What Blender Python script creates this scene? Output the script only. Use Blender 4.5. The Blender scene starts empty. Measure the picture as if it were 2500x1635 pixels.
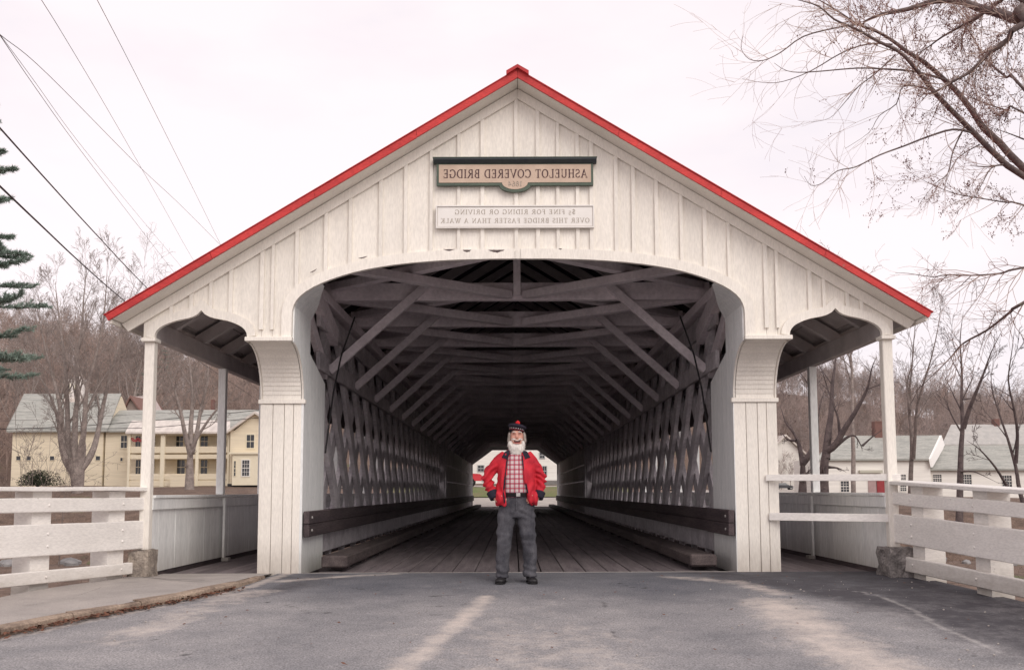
import bpy, math, random
import numpy as np
from mathutils import Vector, Matrix, noise

random.seed(7)
S = bpy.context.scene
COL = S.collection
R = math.radians

# ------------------------------------------------------------------ camera
CAM = Vector((-0.06, -12.6, 1.0))
PITCH, ROLL = R(5.5), R(0.2)
LENS = 35.0
PW, PH = 2500.0, 1635.0
FPX = LENS / 36.0 * PW
CX, CY = 1254.0, 966.0
_f = Vector((0, math.cos(PITCH), math.sin(PITCH)))
_u0 = Vector((0, -math.sin(PITCH), math.cos(PITCH)))
_r0 = Vector((1, 0, 0))
_r = _r0 * math.cos(ROLL) - _u0 * math.sin(ROLL)
_u = _u0 * math.cos(ROLL) + _r0 * math.sin(ROLL)
cd = bpy.data.cameras.new('camera')
cam = bpy.data.objects.new('camera', cd)
COL.objects.link(cam)
cd.sensor_width = 36.0
cd.lens = LENS
cd.shift_x = -(CX - PW / 2) / PW
cd.shift_y = (CY - PH / 2) / PW
cd.clip_end = 3000
cam.matrix_world = Matrix(((_r.x, _u.x, -_f.x, CAM.x), (_r.y, _u.y, -_f.y, CAM.y), (_r.z, _u.z, -_f.z, CAM.z), (0, 0, 0, 1)))
S.camera = cam
S.cycles.max_bounces = 7
S.cycles.diffuse_bounces = 5
S.cycles.glossy_bounces = 2
S.cycles.transmission_bounces = 2
S.cycles.use_denoising = True


def at(px, py, Y):
    """point of the place that shows at photo pixel px, py when it stands at depth Y"""
    v = _f * FPX + _r * (px - CX) + _u * (CY - py)
    return CAM + v * ((Y - CAM.y) / v.y)


# ------------------------------------------------------------------ world: overcast sky
SUN_EL, SUN_AZ = R(38), R(150)      # azimuth clockwise from +Y
w = bpy.data.worlds.new('World')
S.world = w
w.use_nodes = True
nt = w.node_tree
for n in list(nt.nodes):
    nt.nodes.remove(n)
N = nt.nodes.new
L = nt.links.new
out = N('ShaderNodeOutputWorld')
bg = N('ShaderNodeBackground')
sky = N('ShaderNodeTexSky')
sky.sky_type = 'NISHITA'
sky.sun_disc = False
sky.sun_elevation = SUN_EL
sky.sun_rotation = SUN_AZ
tc = N('ShaderNodeTexCoord')
mp = N('ShaderNodeMapping')
mp.inputs['Scale'].default_value = (1.0, 1.0, 2.6)
mp.inputs['Location'].default_value = (0.35, 0.1, 0.55)
n1 = N('ShaderNodeTexNoise')
n1.inputs['Scale'].default_value = 1.5
n1.inputs['Detail'].default_value = 6.0
n1.inputs['Roughness'].default_value = 0.52
cr = N('ShaderNodeValToRGB')
cr.color_ramp.elements[0].position = 0.27
cr.color_ramp.elements[0].color = (0.60, 0.575, 0.635, 1)
cr.color_ramp.elements[1].position = 0.50
cr.color_ramp.elements[1].color = (0.80, 0.718, 0.724, 1)
sc = N('ShaderNodeMix')
sc.data_type = 'RGBA'
sc.blend_type = 'MULTIPLY'
sc.inputs[0].default_value = 1.0
sc.inputs[7].default_value = (0.1, 0.1, 0.1, 1)
mx = N('ShaderNodeMix')
mx.data_type = 'RGBA'
mx.inputs[0].default_value = 0.93
L(tc.outputs['Generated'], mp.inputs['Vector'])
L(mp.outputs['Vector'], n1.inputs['Vector'])
L(n1.outputs['Fac'], cr.inputs['Fac'])
L(sky.outputs['Color'], sc.inputs[6])
L(sc.outputs[2], mx.inputs[6])
L(cr.outputs['Color'], mx.inputs[7])
L(mx.outputs[2], bg.inputs['Color'])
bg.inputs['Strength'].default_value = 1.0
L(bg.outputs['Background'], out.inputs['Surface'])

sd = bpy.data.lights.new('sun', 'SUN')
sd.energy = 1.12
sd.angle = R(40)
sd.color = (1.0, 0.95, 0.88)
sun = bpy.data.objects.new('sun', sd)
COL.objects.link(sun)
sv = Vector((math.sin(SUN_AZ) * math.cos(SUN_EL), math.cos(SUN_AZ) * math.cos(SUN_EL), math.sin(SUN_EL)))
sun.rotation_euler = sv.to_track_quat('Z', 'Y').to_euler()

S.view_settings.view_transform = 'Standard'
S.view_settings.look = 'None'
S.view_settings.exposure = 0.50
S.view_settings.gamma = 1.0


# ------------------------------------------------------------------ materials
def M(name, c1, c2=None, scale=6.0, rough=0.7, stretch=(1, 1, 1), bump=0.15, fine=60.0, rnd=0.0,
      spot=None, spec=0.3, ramp=(0.35, 0.65), bdist=0.01, grain=None, coord='P', splash=None):
    m = bpy.data.materials.new(name)
    m.use_nodes = True
    t = m.node_tree
    for n in list(t.nodes):
        t.nodes.remove(n)
    N, L = t.nodes.new, t.links.new
    o = N('ShaderNodeOutputMaterial')
    b = N('ShaderNodeBsdfPrincipled')
    L(b.outputs[0], o.inputs[0])
    b.inputs['Roughness'].default_value = rough
    b.inputs['Specular IOR Level'].default_value = spec
    if coord == 'P':
        src = N('ShaderNodeNewGeometry').outputs['Position']
    else:
        src = N('ShaderNodeTexCoord').outputs['Object']
    mp = N('ShaderNodeMapping')
    mp.inputs['Scale'].default_value = stretch
    L(src, mp.inputs['Vector'])
    n = N('ShaderNodeTexNoise')
    n.inputs['Scale'].default_value = scale
    n.inputs['Detail'].default_value = 8
    n.inputs['Roughness'].default_value = 0.62
    L(mp.outputs[0], n.inputs['Vector'])
    cr = N('ShaderNodeValToRGB')
    cr.color_ramp.elements[0].position = ramp[0]
    cr.color_ramp.elements[1].position = ramp[1]
    cr.color_ramp.elements[0].color = (*(c2 or c1), 1)
    cr.color_ramp.elements[1].color = (*c1, 1)
    L(n.outputs['Fac'], cr.inputs['Fac'])
    colr = cr.outputs['Color']
    n2 = N('ShaderNodeTexNoise')
    n2.inputs['Scale'].default_value = fine
    n2.inputs['Detail'].default_value = 5
    L((mp.outputs[0] if grain is None else mp.outputs[0]), n2.inputs['Vector'])
    if grain:
        g = N('ShaderNodeMix')
        g.data_type = 'RGBA'
        g.blend_type = 'MULTIPLY'
        gr = N('ShaderNodeValToRGB')
        gr.color_ramp.elements[0].position = 0.3
        gr.color_ramp.elements[1].position = 0.7
        a = 1 - grain
        gr.color_ramp.elements[0].color = (a, a, a, 1)
        gr.color_ramp.elements[1].color = (1 + grain * .4,) * 3 + (1,)
        L(n2.outputs['Fac'], gr.inputs['Fac'])
        g.inputs[0].default_value = 1
        L(colr, g.inputs[6])
        L(gr.outputs['Color'], g.inputs[7])
        colr = g.outputs[2]
    if spot:
        sc_, th, ss = spot
        n3 = N('ShaderNodeTexNoise')
        n3.inputs['Scale'].default_value = ss
        n3.inputs['Detail'].default_value = 9
        n3.inputs['Roughness'].default_value = 0.7
        L(src, n3.inputs['Vector'])
        r3 = N('ShaderNodeValToRGB')
        r3.color_ramp.elements[0].position = th
        r3.color_ramp.elements[1].position = th + 0.03
        L(n3.outputs['Fac'], r3.inputs['Fac'])
        g = N('ShaderNodeMix')
        g.data_type = 'RGBA'
        L(r3.outputs['Color'], g.inputs[0])
        L(colr, g.inputs[6])
        g.inputs[7].default_value = (*sc_, 1)
        colr = g.outputs[2]
    if splash:
        # mud thrown up by traffic: stains low on the boards
        sx = N('ShaderNodeSeparateXYZ')
        L(src, sx.inputs[0])
        mr_ = N('ShaderNodeMapRange')
        mr_.inputs[1].default_value = 0.0
        mr_.inputs[2].default_value = splash[1]
        mr_.inputs[3].default_value = .62
        mr_.inputs[4].default_value = 0.0
        L(sx.outputs['Z'], mr_.inputs[0])
        n4 = N('ShaderNodeTexNoise')
        n4.inputs['Scale'].default_value = 7
        n4.inputs['Detail'].default_value = 9
        n4.inputs['Roughness'].default_value = .72
        L(mp.outputs[0], n4.inputs['Vector'])
        ad_ = N('ShaderNodeMath')
        ad_.operation = 'MULTIPLY'
        L(n4.outputs['Fac'], ad_.inputs[0])
        L(mr_.outputs[0], ad_.inputs[1])
        a2 = N('ShaderNodeMath')
        a2.operation = 'MULTIPLY'
        a2.use_clamp = True
        a2.inputs[1].default_value = 2.2
        L(ad_.outputs[0], a2.inputs[0])
        g = N('ShaderNodeMix')
        g.data_type = 'RGBA'
        L(a2.outputs[0], g.inputs[0])
        L(colr, g.inputs[6])
        g.inputs[7].default_value = (*splash[0], 1)
        colr = g.outputs[2]
    if rnd:
        oi = N('ShaderNodeObjectInfo')
        mr = N('ShaderNodeMapRange')
        mr.inputs[3].default_value = 1 - rnd
        mr.inputs[4].default_value = 1 + rnd
        L(oi.outputs['Random'], mr.inputs[0])
        g = N('ShaderNodeMix')
        g.data_type = 'RGBA'
        g.blend_type = 'MULTIPLY'
        g.inputs[0].default_value = 1
        L(colr, g.inputs[6])
        L(mr.outputs[0], g.inputs[7])
        colr = g.outputs[2]
    L(colr, b.inputs['Base Color'])
    if bump:
        bp = N('ShaderNodeBump')
        bp.inputs['Strength'].default_value = bump
        bp.inputs['Distance'].default_value = bdist
        L(n2.outputs['Fac'], bp.inputs['Height'])
        L(bp.outputs[0], b.inputs['Normal'])
    return m


white = M('white_paint', (0.885, 0.84, 0.765), (0.825, 0.78, 0.71), scale=2.2, stretch=(2.5, 2.5, .55), rough=0.55, bump=.12,
          fine=26, rnd=0.045, spot=((0.40, 0.35, 0.30), .70, 13), grain=.11, splash=((.42, .37, .32), .45))
white_r = M('white_rail_paint', (0.88, 0.845, 0.80), (0.80, 0.765, 0.725), scale=2.2, stretch=(1, 1, 3), rough=0.55, bump=.15,
            fine=22, rnd=0.04, spot=((0.4, 0.36, 0.32), .69, 12), grain=.12, splash=((.45, .41, .36), .3))
white_low = M('weathered_white_paint', (0.88, 0.885, 0.87), (0.76, 0.775, 0.765), scale=3, stretch=(3, 3, .5), rough=.6,
              bump=.15, fine=20, rnd=.05, spot=((.34, .3, .26), .70, 10), grain=.14, splash=((.40, .37, .33), .4))
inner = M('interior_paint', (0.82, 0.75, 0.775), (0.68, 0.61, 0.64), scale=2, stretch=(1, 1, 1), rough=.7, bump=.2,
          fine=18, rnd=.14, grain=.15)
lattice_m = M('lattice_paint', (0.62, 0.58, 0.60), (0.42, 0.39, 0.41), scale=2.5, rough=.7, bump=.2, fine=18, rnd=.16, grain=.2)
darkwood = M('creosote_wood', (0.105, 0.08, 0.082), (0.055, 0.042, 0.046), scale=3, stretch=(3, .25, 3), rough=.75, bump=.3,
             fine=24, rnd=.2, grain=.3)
curbwood = M('curb_timber_wood', (0.135, 0.108, 0.103), (0.075, 0.058, 0.058), scale=3, stretch=(3, .3, 3), rough=.8, bump=.3,
             fine=24, rnd=.15, grain=.3)
deck = M('deck_wood', (0.20, 0.168, 0.172), (0.115, 0.095, 0.10), scale=2.2, stretch=(4, .3, 1), rough=.85, bump=.35, fine=20,
         rnd=.16, grain=.25)
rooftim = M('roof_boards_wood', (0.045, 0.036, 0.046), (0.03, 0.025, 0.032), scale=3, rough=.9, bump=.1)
walkroof = M('walkway_roof_wood', (0.50, 0.46, 0.455), (0.38, 0.345, 0.345), scale=3, rough=.85, bump=.15, rnd=.1)
red = M('red_paint', (0.66, 0.06, 0.055), (0.50, 0.045, 0.045), scale=1.6, stretch=(1, 1, 3), rough=.6, bump=.15, fine=30, rnd=.09, grain=.22, spot=((.40, .14, .12), .66, 7))
redroof = M('red_metal', (0.5, 0.035, 0.035), (0.38, 0.025, 0.03), scale=4, rough=.45, bump=.05)
granite = M('granite', (0.42, 0.36, 0.30), (0.2, 0.17, 0.15), scale=7, rough=.9, bump=.8, fine=45, grain=.4, bdist=.02)
granite2 = M('kerb_granite', (0.44, 0.34, 0.26), (0.22, 0.165, 0.13), scale=4, rough=.9, bump=.6, fine=45, grain=.35, bdist=.015)
concrete = M('pale_concrete', (0.36, 0.33, 0.31), (0.26, 0.24, 0.22), scale=8, rough=.9, bump=.3, fine=60, grain=.2)
iron = M('dark_iron', (0.03, 0.028, 0.03), rough=.6, bump=0)
bolt_m = M('bolt_metal', (0.5, 0.48, 0.46), (.3, .28, .27), scale=60, rough=.45, bump=0, spec=.5)
sign_tan = M('sign_tan_paint', (0.60, 0.46, 0.36), (0.51, 0.385, 0.30), scale=5, rough=.6, bump=.05, spot=((.45, .3, .27), .7, 14))
sign_green = M('sign_green_paint', (0.105, 0.135, 0.10), (0.075, 0.10, 0.08), scale=6, rough=.55, bump=.05)
sign_dark = M('sign_moulding_paint', (0.035, 0.042, 0.05), (0.05, 0.06, 0.06), scale=6, rough=.55, bump=.05)
sign_white = M('sign_white_paint', (0.83, 0.80, 0.76), (0.77, 0.74, 0.70), scale=5, rough=.5, bump=.04)
letter_dk = M('letter_brown_paint', (0.05, 0.022, 0.03), (0.10, 0.045, 0.05), scale=20, rough=.6, bump=0)
letter_gr = M('letter_faded_gold_paint', (0.36, 0.31, 0.26), (0.45, 0.4, 0.34), scale=30, rough=.6, bump=0)
bare_wood = M('bare_weathered_wood', (0.17, 0.13, 0.12), (0.09, 0.07, 0.07), scale=20, rough=.9, bump=.2)


# ------------------------------------------------------------------ mesh builder
class B:
    def __init__(s):
        s.v, s.f = [], []

    def add(s, vs, fs):
        o = len(s.v)
        s.v.extend(tuple(v) for v in vs)
        s.f.extend(tuple(i + o for i in f) for f in fs)
        return s

    def box(s, x0, x1, y0, y1, z0, z1, c=0.0):
        if c <= 0:
            vs = [(x, y, z) for z in (z0, z1) for y in (y0, y1) for x in (x0, x1)]
            return s.add(vs, [(0, 2, 3, 1), (4, 5, 7, 6), (0, 1, 5, 4), (2, 6, 7, 3), (0, 4, 6, 2), (1, 3, 7, 5)])
        c = min(c, (x1 - x0) * .45, (y1 - y0) * .45, (z1 - z0) * .45)
        hx, hy, hz = (x1 - x0) / 2, (y1 - y0) / 2, (z1 - z0) / 2
        m = Vector(((x0 + x1) / 2, (y0 + y1) / 2, (z0 + z1) / 2))
        vs, ix = [], {}
        for sx in (-1, 1):
            for sy in (-1, 1):
                for sz in (-1, 1):
                    for k, d in enumerate(((0, c, c), (c, 0, c), (c, c, 0))):
                        ix[(sx, sy, sz, k)] = len(vs)
                        vs.append((m.x + sx * (hx - d[0]), m.y + sy * (hy - d[1]), m.z + sz * (hz - d[2])))
        fs = []
        for a in range(3):
            b_, c_ = (a + 1) % 3, (a + 2) % 3
            for sg in (-1, 1):
                q = []
                for u, v in ((-1, -1), (1, -1), (1, 1), (-1, 1)):
                    k = [0, 0, 0]
                    k[a], k[b_], k[c_] = sg, u, v
                    q.append(ix[(*k, a)])
                fs.append(tuple(q if sg > 0 else q[::-1]))
            for u in (-1, 1):
                for v in (-1, 1):
                    k0, k1 = [0, 0, 0], [0, 0, 0]
                    k0[a], k1[a] = -1, 1
                    k0[b_] = k1[b_] = u
                    k0[c_] = k1[c_] = v
                    q = [ix[(*k0, b_)], ix[(*k1, b_)], ix[(*k1, c_)], ix[(*k0, c_)]]
                    fs.append(tuple(q if u * v < 0 else q[::-1]))
        for sx in (-1, 1):
            for sy in (-1, 1):
                for sz in (-1, 1):
                    q = [ix[(sx, sy, sz, k)] for k in range(3)]
                    fs.append(tuple(q if sx * sy * sz > 0 else q[::-1]))
        return s.add(vs, fs)

    def prism(s, poly, lo, hi, axis='y'):
        """extrude a 2-D polygon; axis y: (x,z), axis x: (y,z), axis z: (x,y)"""
        n = len(poly)
        ar = sum(poly[i][0] * poly[(i + 1) % n][1] - poly[(i + 1) % n][0] * poly[i][1] for i in range(n))
        if ar < 0:
            poly = poly[::-1]

        def p(a, h):
            return (a[0], h, a[1]) if axis == 'y' else ((h, a[0], a[1]) if axis == 'x' else (a[0], a[1], h))
        vs = [p(a, lo) for a in poly] + [p(a, hi) for a in poly]
        fs = [tuple(range(n)), tuple(range(2 * n - 1, n - 1, -1))]
        fs += [(i, i + n, (i + 1) % n + n, (i + 1) % n) for i in range(n)]
        if axis != 'y':
            fs = [f[::-1] for f in fs]
        return s.add(vs, fs)

    def strip(s, A, Bp, lo, hi):
        """band between two (x,z) polylines of equal count, extruded along y"""
        n = len(A)
        vs = [(a[0], lo, a[1]) for a in A] + [(a[0], lo, a[1]) for a in Bp] + [(a[0], hi, a[1]) for a in A] + [(a[0], hi, a[1]) for a in Bp]
        fs = []
        for i in range(n - 1):
            fs += [(i, i + 1, n + i + 1, n + i), (2 * n + i + 1, 2 * n + i, 3 * n + i, 3 * n + i + 1),
                   (i + 1, i, 2 * n + i, 2 * n + i + 1), (n + i, n + i + 1, 3 * n + i + 1, 3 * n + i)]
        fs += [(0, n, 3 * n, 2 * n), (n - 1, 3 * n - 1, 4 * n - 1, 2 * n - 1)]
        return s.add(vs, fs)

    def bar(s, p, q, w, h, up=(0, 0, 1), c=0.0):
        """board of section w x h from p to q"""
        p, q = Vector(p), Vector(q)
        d = q - p
        ln = d.length
        d.normalize()
        sd_ = d.cross(Vector(up))
        if sd_.length < 1e-5:
            sd_ = d.cross(Vector((1, 0, 0)))
        sd_.normalize()
        u = sd_.cross(d)
        t = B().box(-w / 2, w / 2, 0, ln, -h / 2, h / 2, c)
        return s.add([p + sd_ * a + d * b_ + u * e for a, b_, e in t.v], t.f)

    def wbar(s, p, q, w, h, n=14, amp=.004, c=.009, seed=0.0):
        """sawn board that is not quite straight"""
        p, q = Vector(p), Vector(q)
        d = (q - p).normalized()
        sd_ = d.cross(Vector((0, 0, 1))).normalized()
        u = sd_.cross(d)
        rings = []
        for i in range(n + 1):
            t_ = i / n
            o = p.lerp(q, t_)
            k = (q - p).length * t_
            o = o + sd_ * amp * noise.noise(Vector((k * .9, seed, 1))) + u * amp * 1.3 * noise.noise(Vector((k * .8, seed, 7)))
            hh = h / 2 + amp * .6 * noise.noise(Vector((k * 2.1, seed, 3)))
            ww = w / 2
            rings.append([o + sd_ * a + u * b_ for a, b_ in ((-ww, -hh + c), (-ww + c, -hh), (ww - c, -hh), (ww, -hh + c), (ww, hh - c), (ww - c, hh), (-ww + c, hh), (-ww, hh - c))])
        return s.loft(rings)

    def tube(s, pts, rad, k=6, cap=True):
        pts = [Vector(p) for p in pts]
        n = len(pts)
        if not hasattr(rad, '__len__'):
            rad = [rad] * n
        vs = []
        d = (pts[1] - pts[0]).normalized()
        ref = Vector((0, 0, 1)) if abs(d.z) < .9 else Vector((1, 0, 0))
        a = d.cross(ref).normalized()
        for i in range(n):
            t = (pts[min(i + 1, n - 1)] - pts[max(i - 1, 0)]).normalized()
            a = (a - t * a.dot(t)).normalized()
            b_ = t.cross(a)
            for j in range(k):
                an = 2 * math.pi * j / k
                vs.append(pts[i] + (a * math.cos(an) + b_ * math.sin(an)) * rad[i])
        fs = [(i * k + j, i * k + (j + 1) % k, (i + 1) * k + (j + 1) % k, (i + 1) * k + j) for i in range(n - 1) for j in range(k)]
        if cap:
            fs += [tuple(range(k))[::-1], tuple((n - 1) * k + j for j in range(k))]
        return s.add(vs, fs)

    def loft(s, rings, cap=True):
        k = len(rings[0])
        n = len(rings)
        vs = [p for r in rings for p in r]
        fs = [(i * k + j, i * k + (j + 1) % k, (i + 1) * k + (j + 1) % k, (i + 1) * k + j) for i in range(n - 1) for j in range(k)]
        if cap:
            fs += [tuple(range(k))[::-1], tuple((n - 1) * k + j for j in range(k))]
        return s.add(vs, fs)

    def ball(s, c, r, nu=16, nv=10):
        rx, ry, rz = r if hasattr(r, '__len__') else (r, r, r)
        vs = [(c[0], c[1], c[2] - rz)]
        for i in range(1, nv):
            a = math.pi * i / nv
            for j in range(nu):
                b_ = 2 * math.pi * j / nu
                vs.append((c[0] + rx * math.sin(a) * math.cos(b_), c[1] + ry * math.sin(a) * math.sin(b_), c[2] - rz * math.cos(a)))
        vs.append((c[0], c[1], c[2] + rz))
        fs = [(0, 1 + (j + 1) % nu, 1 + j) for j in range(nu)]
        for i in range(nv - 2):
            for j in range(nu):
                a = 1 + i * nu
                fs.append((a + j, a + (j + 1) % nu, a + nu + (j + 1) % nu, a + nu + j))
        a = 1 + (nv - 2) * nu
        fs += [(a + j, a + (j + 1) % nu, len(vs) - 1) for j in range(nu)]
        return s.add(vs, fs)

    def jitter(s, amp, sc=9.0, seed=0):
        s.v = [tuple(Vector(v) + noise.noise_vector(Vector(v) * sc + Vector((seed, 0, 0))) * amp) for v in s.v]
        return s

    def mesh(s, name, mat, smooth=False):
        me = bpy.data.meshes.new(name)
        me.from_pydata(s.v, [], s.f)
        if mat:
            me.materials.append(mat)
        if smooth:
            me.polygons.foreach_set('use_smooth', [True] * len(me.polygons))
        me.update()
        return me

    def build(s, name, mat, parent=None, smooth=False, loc=None):
        return link(name, s.mesh(name, mat, smooth), parent, loc)


def link(name, me, parent=None, loc=None, rot=None):
    o = bpy.data.objects.new(name, me)
    COL.objects.link(o)
    if parent:
        o.parent = parent
    if loc:
        o.location = loc
    if rot:
        o.rotation_euler = rot
    return o


def tag(o, label=None, cat=None, group=None, kind=None):
    if label:
        o['label'] = label
    if cat:
        o['category'] = cat
    if group:
        o['group'] = group
    if kind:
        o['kind'] = kind
    return o


def thing(name, label, cat, loc=(0, 0, 0), group=None):
    return tag(link(name, None, None, loc), label, cat, group)


def sub(parent, name, b, mat, smooth=False):
    """child of a thing that stands at parent.location, geometry given in world coordinates"""
    o = b.build(name, mat, parent, smooth)
    p = parent
    off = Vector((0, 0, 0))
    while p:
        off += p.location
        p = p.parent
    o.location = -off
    return o


def np_mesh(name, V, F, mat, attrs=None, smooth=False):
    me = bpy.data.meshes.new(name)
    k = F.shape[1]
    me.vertices.add(len(V))
    me.vertices.foreach_set('co', np.asarray(V, np.float32).ravel())
    me.loops.add(F.size)
    me.loops.foreach_set('vertex_index', F.astype(np.int32).ravel())
    me.polygons.add(len(F))
    me.polygons.foreach_set('loop_start', np.arange(0, F.size, k, dtype=np.int32))
    if smooth:
        me.polygons.foreach_set('use_smooth', [True] * len(F))
    me.update(calc_edges=True)
    if attrs:
        for an, vals in attrs.items():
            a = me.attributes.new(an, 'FLOAT', 'POINT')
            a.data.foreach_set('value', np.asarray(vals, np.float32))
    if mat:
        me.materials.append(mat)
    return me


def sstep(a, b_, x):
    t = np.clip((x - a) / (b_ - a), 0, 1)
    return t * t * (3 - 2 * t)


# ------------------------------------------------------------------ ground, river, roads
def groad(Y):
    return -0.045 * np.maximum(0.0, -np.asarray(Y, float) - 0.9)


def gr(Y):
    return float(groad(Y))


HX = np.array([-400, -200, -129, -80, -40, 0, 40, 70, 95, 120, 148, 176, 250, 400])
HZ = np.array([50, 44, 36, 24, 20, 19, 22, 26, 28, 26, 20.5, 16.5, 14, 12.])


def terrain(X, Y):
    X, Y = np.asarray(X, float), np.asarray(Y, float)
    near = groad(Y) - 0.12
    drop = sstep(4.7, 8.5, np.abs(X)) * 1.6
    z = near - drop * (Y < 60)
    z = z + (-3.9 + 1.4 * sstep(4.7, 8.5, np.abs(X)) - z) * sstep(0.4, 7.0, Y) * (1 - sstep(38, 53, Y))
    z = np.where(Y > 38, -3.9 + (3.85) * sstep(38, 52, Y), z) if True else z
    side = 1 - sstep(8, 24, X)
    z = z + side * (1.35 * sstep(56, 70, Y) + 0.55 * sstep(70, 95, Y)) + (1 - side) * 0.25 * sstep(60, 90, Y)
    z = z + (1 - side) * .8 * sstep(100, 180, Y)
    y0 = 118 + 95 * sstep(10, 40, X)
    tt = np.clip((Y - y0) / (144 + 10 * sstep(10, 40, X)), 0, 1)
    z = z + tt * tt * (3 - 2 * tt) * np.interp(X, HX, HZ) * (1 + .32 * sstep(10, 40, X))
    z = z + 0.12 * np.sin(X * .37 + Y * .21) * np.cos(Y * .31 - X * .13) * sstep(60, 90, Y + 0 * X)
    return z


def ground_mat():
    m = M('leaf_litter_ground', (0.21, 0.145, 0.11), (0.115, 0.078, 0.06), scale=1.3, rough=.95, bump=.6, fine=9, grain=.45, bdist=.08,
          spot=((0.10, 0.115, 0.05), .62, .16))
    return m


gmat = ground_mat()
xs = np.unique(np.concatenate([np.linspace(-420, -60, 46), np.linspace(-60, 60, 121), np.linspace(60, 420, 46)]))
ys = np.unique(np.concatenate([np.linspace(-60, -14, 14), np.linspace(-14, 14, 57), np.linspace(14, 130, 90), np.linspace(130, 430, 60)]))
GX, GY = np.meshgrid(xs, ys)
V = np.stack([GX.ravel(), GY.ravel(), terrain(GX, GY).ravel()], 1)
nx, ny = len(xs), len(ys)
I = np.arange((ny - 1) * (nx - 1))
a = (I // (nx - 1)) * nx + I % (nx - 1)
F = np.stack([a, a + 1, a + nx + 1, a + nx], 1)
tag(link('ground', np_mesh('ground', V, F, gmat, smooth=True)), kind='structure')

water_m = M('river_water', (0.06, 0.07, 0.075), (0.035, 0.042, 0.048), scale=1.2, rough=.12, bump=.5, fine=2.5, spec=.6, bdist=.06)
tag(B().add([(-300, 5, -3.15), (300, 5, -3.15), (300, 46, -3.15), (-300, 46, -3.15)], [(0, 1, 2, 3)]).build('river', water_m), kind='structure')

# ---- asphalt approach, a fine sheet that carries wear masks
asph = M('asphalt', (0.365, 0.348, 0.348), (0.265, 0.258, 0.265), scale=2.2, rough=.92, bump=.8, fine=75, grain=.55, bdist=.004)
t = asph.node_tree
bsdf = [n for n in t.nodes if n.type == 'BSDF_PRINCIPLED'][0]
colsock = bsdf.inputs['Base Color'].links[0].from_socket


def wear(attr, colr, prev, scale, amt):
    at_ = t.nodes.new('ShaderNodeAttribute')
    at_.attribute_name = attr
    nz = t.nodes.new('ShaderNodeTexNoise')
    nz.inputs['Scale'].default_value = scale
    nz.inputs['Detail'].default_value = 10
    nz.inputs['Roughness'].default_value = .75
    ge = t.nodes.new('ShaderNodeNewGeometry')
    t.links.new(ge.outputs['Position'], nz.inputs['Vector'])
    ma = t.nodes.new('ShaderNodeMath')
    ma.operation = 'MULTIPLY_ADD'
    ma.inputs[1].default_value = 2.4
    ma.inputs[2].default_value = -1.25
    t.links.new(nz.outputs['Fac'], ma.inputs[0])
    ad = t.nodes.new('ShaderNodeMath')
    ad.operation = 'ADD'
    t.links.new(at_.outputs['Fac'], ad.inputs[0])
    t.links.new(ma.outputs[0], ad.inputs[1])
    mu = t.nodes.new('ShaderNodeMath')
    mu.operation = 'MULTIPLY_ADD'
    mu.use_clamp = True
    mu.inputs[1].default_value = 1.15
    mu.inputs[2].default_value = -.22
    t.links.new(ad.outputs[0], mu.inputs[0])
    m2 = t.nodes.new('ShaderNodeMath')
    m2.operation = 'MULTIPLY'
    m2.use_clamp = True
    m2.inputs[1].default_value = amt
    t.links.new(mu.outputs[0], m2.inputs[0])
    mi = t.nodes.new('ShaderNodeMix')
    mi.data_type = 'RGBA'
    t.links.new(m2.outputs[0], mi.inputs[0])
    t.links.new(prev, mi.inputs[6])
    gm = t.nodes.new('ShaderNodeMix')
    gm.data_type = 'RGBA'
    gm.blend_type = 'MULTIPLY'
    gm.inputs[0].default_value = .6
    gm.inputs[6].default_value = (*colr, 1)
    gt = t.nodes.new('ShaderNodeTexNoise')
    gt.inputs['Scale'].default_value = 150
    gt.inputs['Detail'].default_value = 4
    t.links.new(ge.outputs['Position'], gt.inputs['Vector'])
    gc = t.nodes.new('ShaderNodeMath')
    gc.operation = 'MULTIPLY'
    gc.inputs[1].default_value = 2.0
    t.links.new(gt.outputs['Fac'], gc.inputs[0])
    t.links.new(gc.outputs[0], gm.inputs[7])
    t.links.new(gm.outputs[2], mi.inputs[7])
    return mi.outputs[2]


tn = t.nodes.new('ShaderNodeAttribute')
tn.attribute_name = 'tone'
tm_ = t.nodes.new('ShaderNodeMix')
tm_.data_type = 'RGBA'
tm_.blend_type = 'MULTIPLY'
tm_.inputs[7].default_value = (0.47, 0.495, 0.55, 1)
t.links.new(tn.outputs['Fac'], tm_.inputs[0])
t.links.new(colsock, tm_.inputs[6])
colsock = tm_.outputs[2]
c_ = wear('fresh', (0.066, 0.062, 0.070), colsock, 1.7, 1.0)
c_ = wear('sand', (0.60, 0.525, 0.47), c_, 4.5, .8)
c_ = wear('crack', (0.035, 0.033, 0.033), c_, 8, 1.3)
c_ = wear('chalk', (0.42, 0.40, 0.385), c_, 8, .75)
t.links.new(c_, bsdf.inputs['Base Color'])


def gpix(px, py):
    """pixel on the approach road"""
    v = _f * FPX + _r * (px - CX) + _u * (CY - py)
    tt = 1.0
    p = CAM
    for i in range(60):
        p = CAM + v * tt
        tt = (gr(p.y) - CAM.z) / v.z
    return CAM + v * tt


def seg_d(X, Y, pts):
    d = np.full(X.shape, 1e9)
    for (x0, y0), (x1, y1) in zip(pts[:-1], pts[1:]):
        dx, dy = x1 - x0, y1 - y0
        tt = np.clip(((X - x0) * dx + (Y - y0) * dy) / (dx * dx + dy * dy), 0, 1)
        d = np.minimum(d, np.hypot(X - x0 - tt * dx, Y - y0 - tt * dy))
    return d


def gl(lst):
    return [(p.x, p.y) for p in (gpix(*q) for q in lst)]


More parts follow.
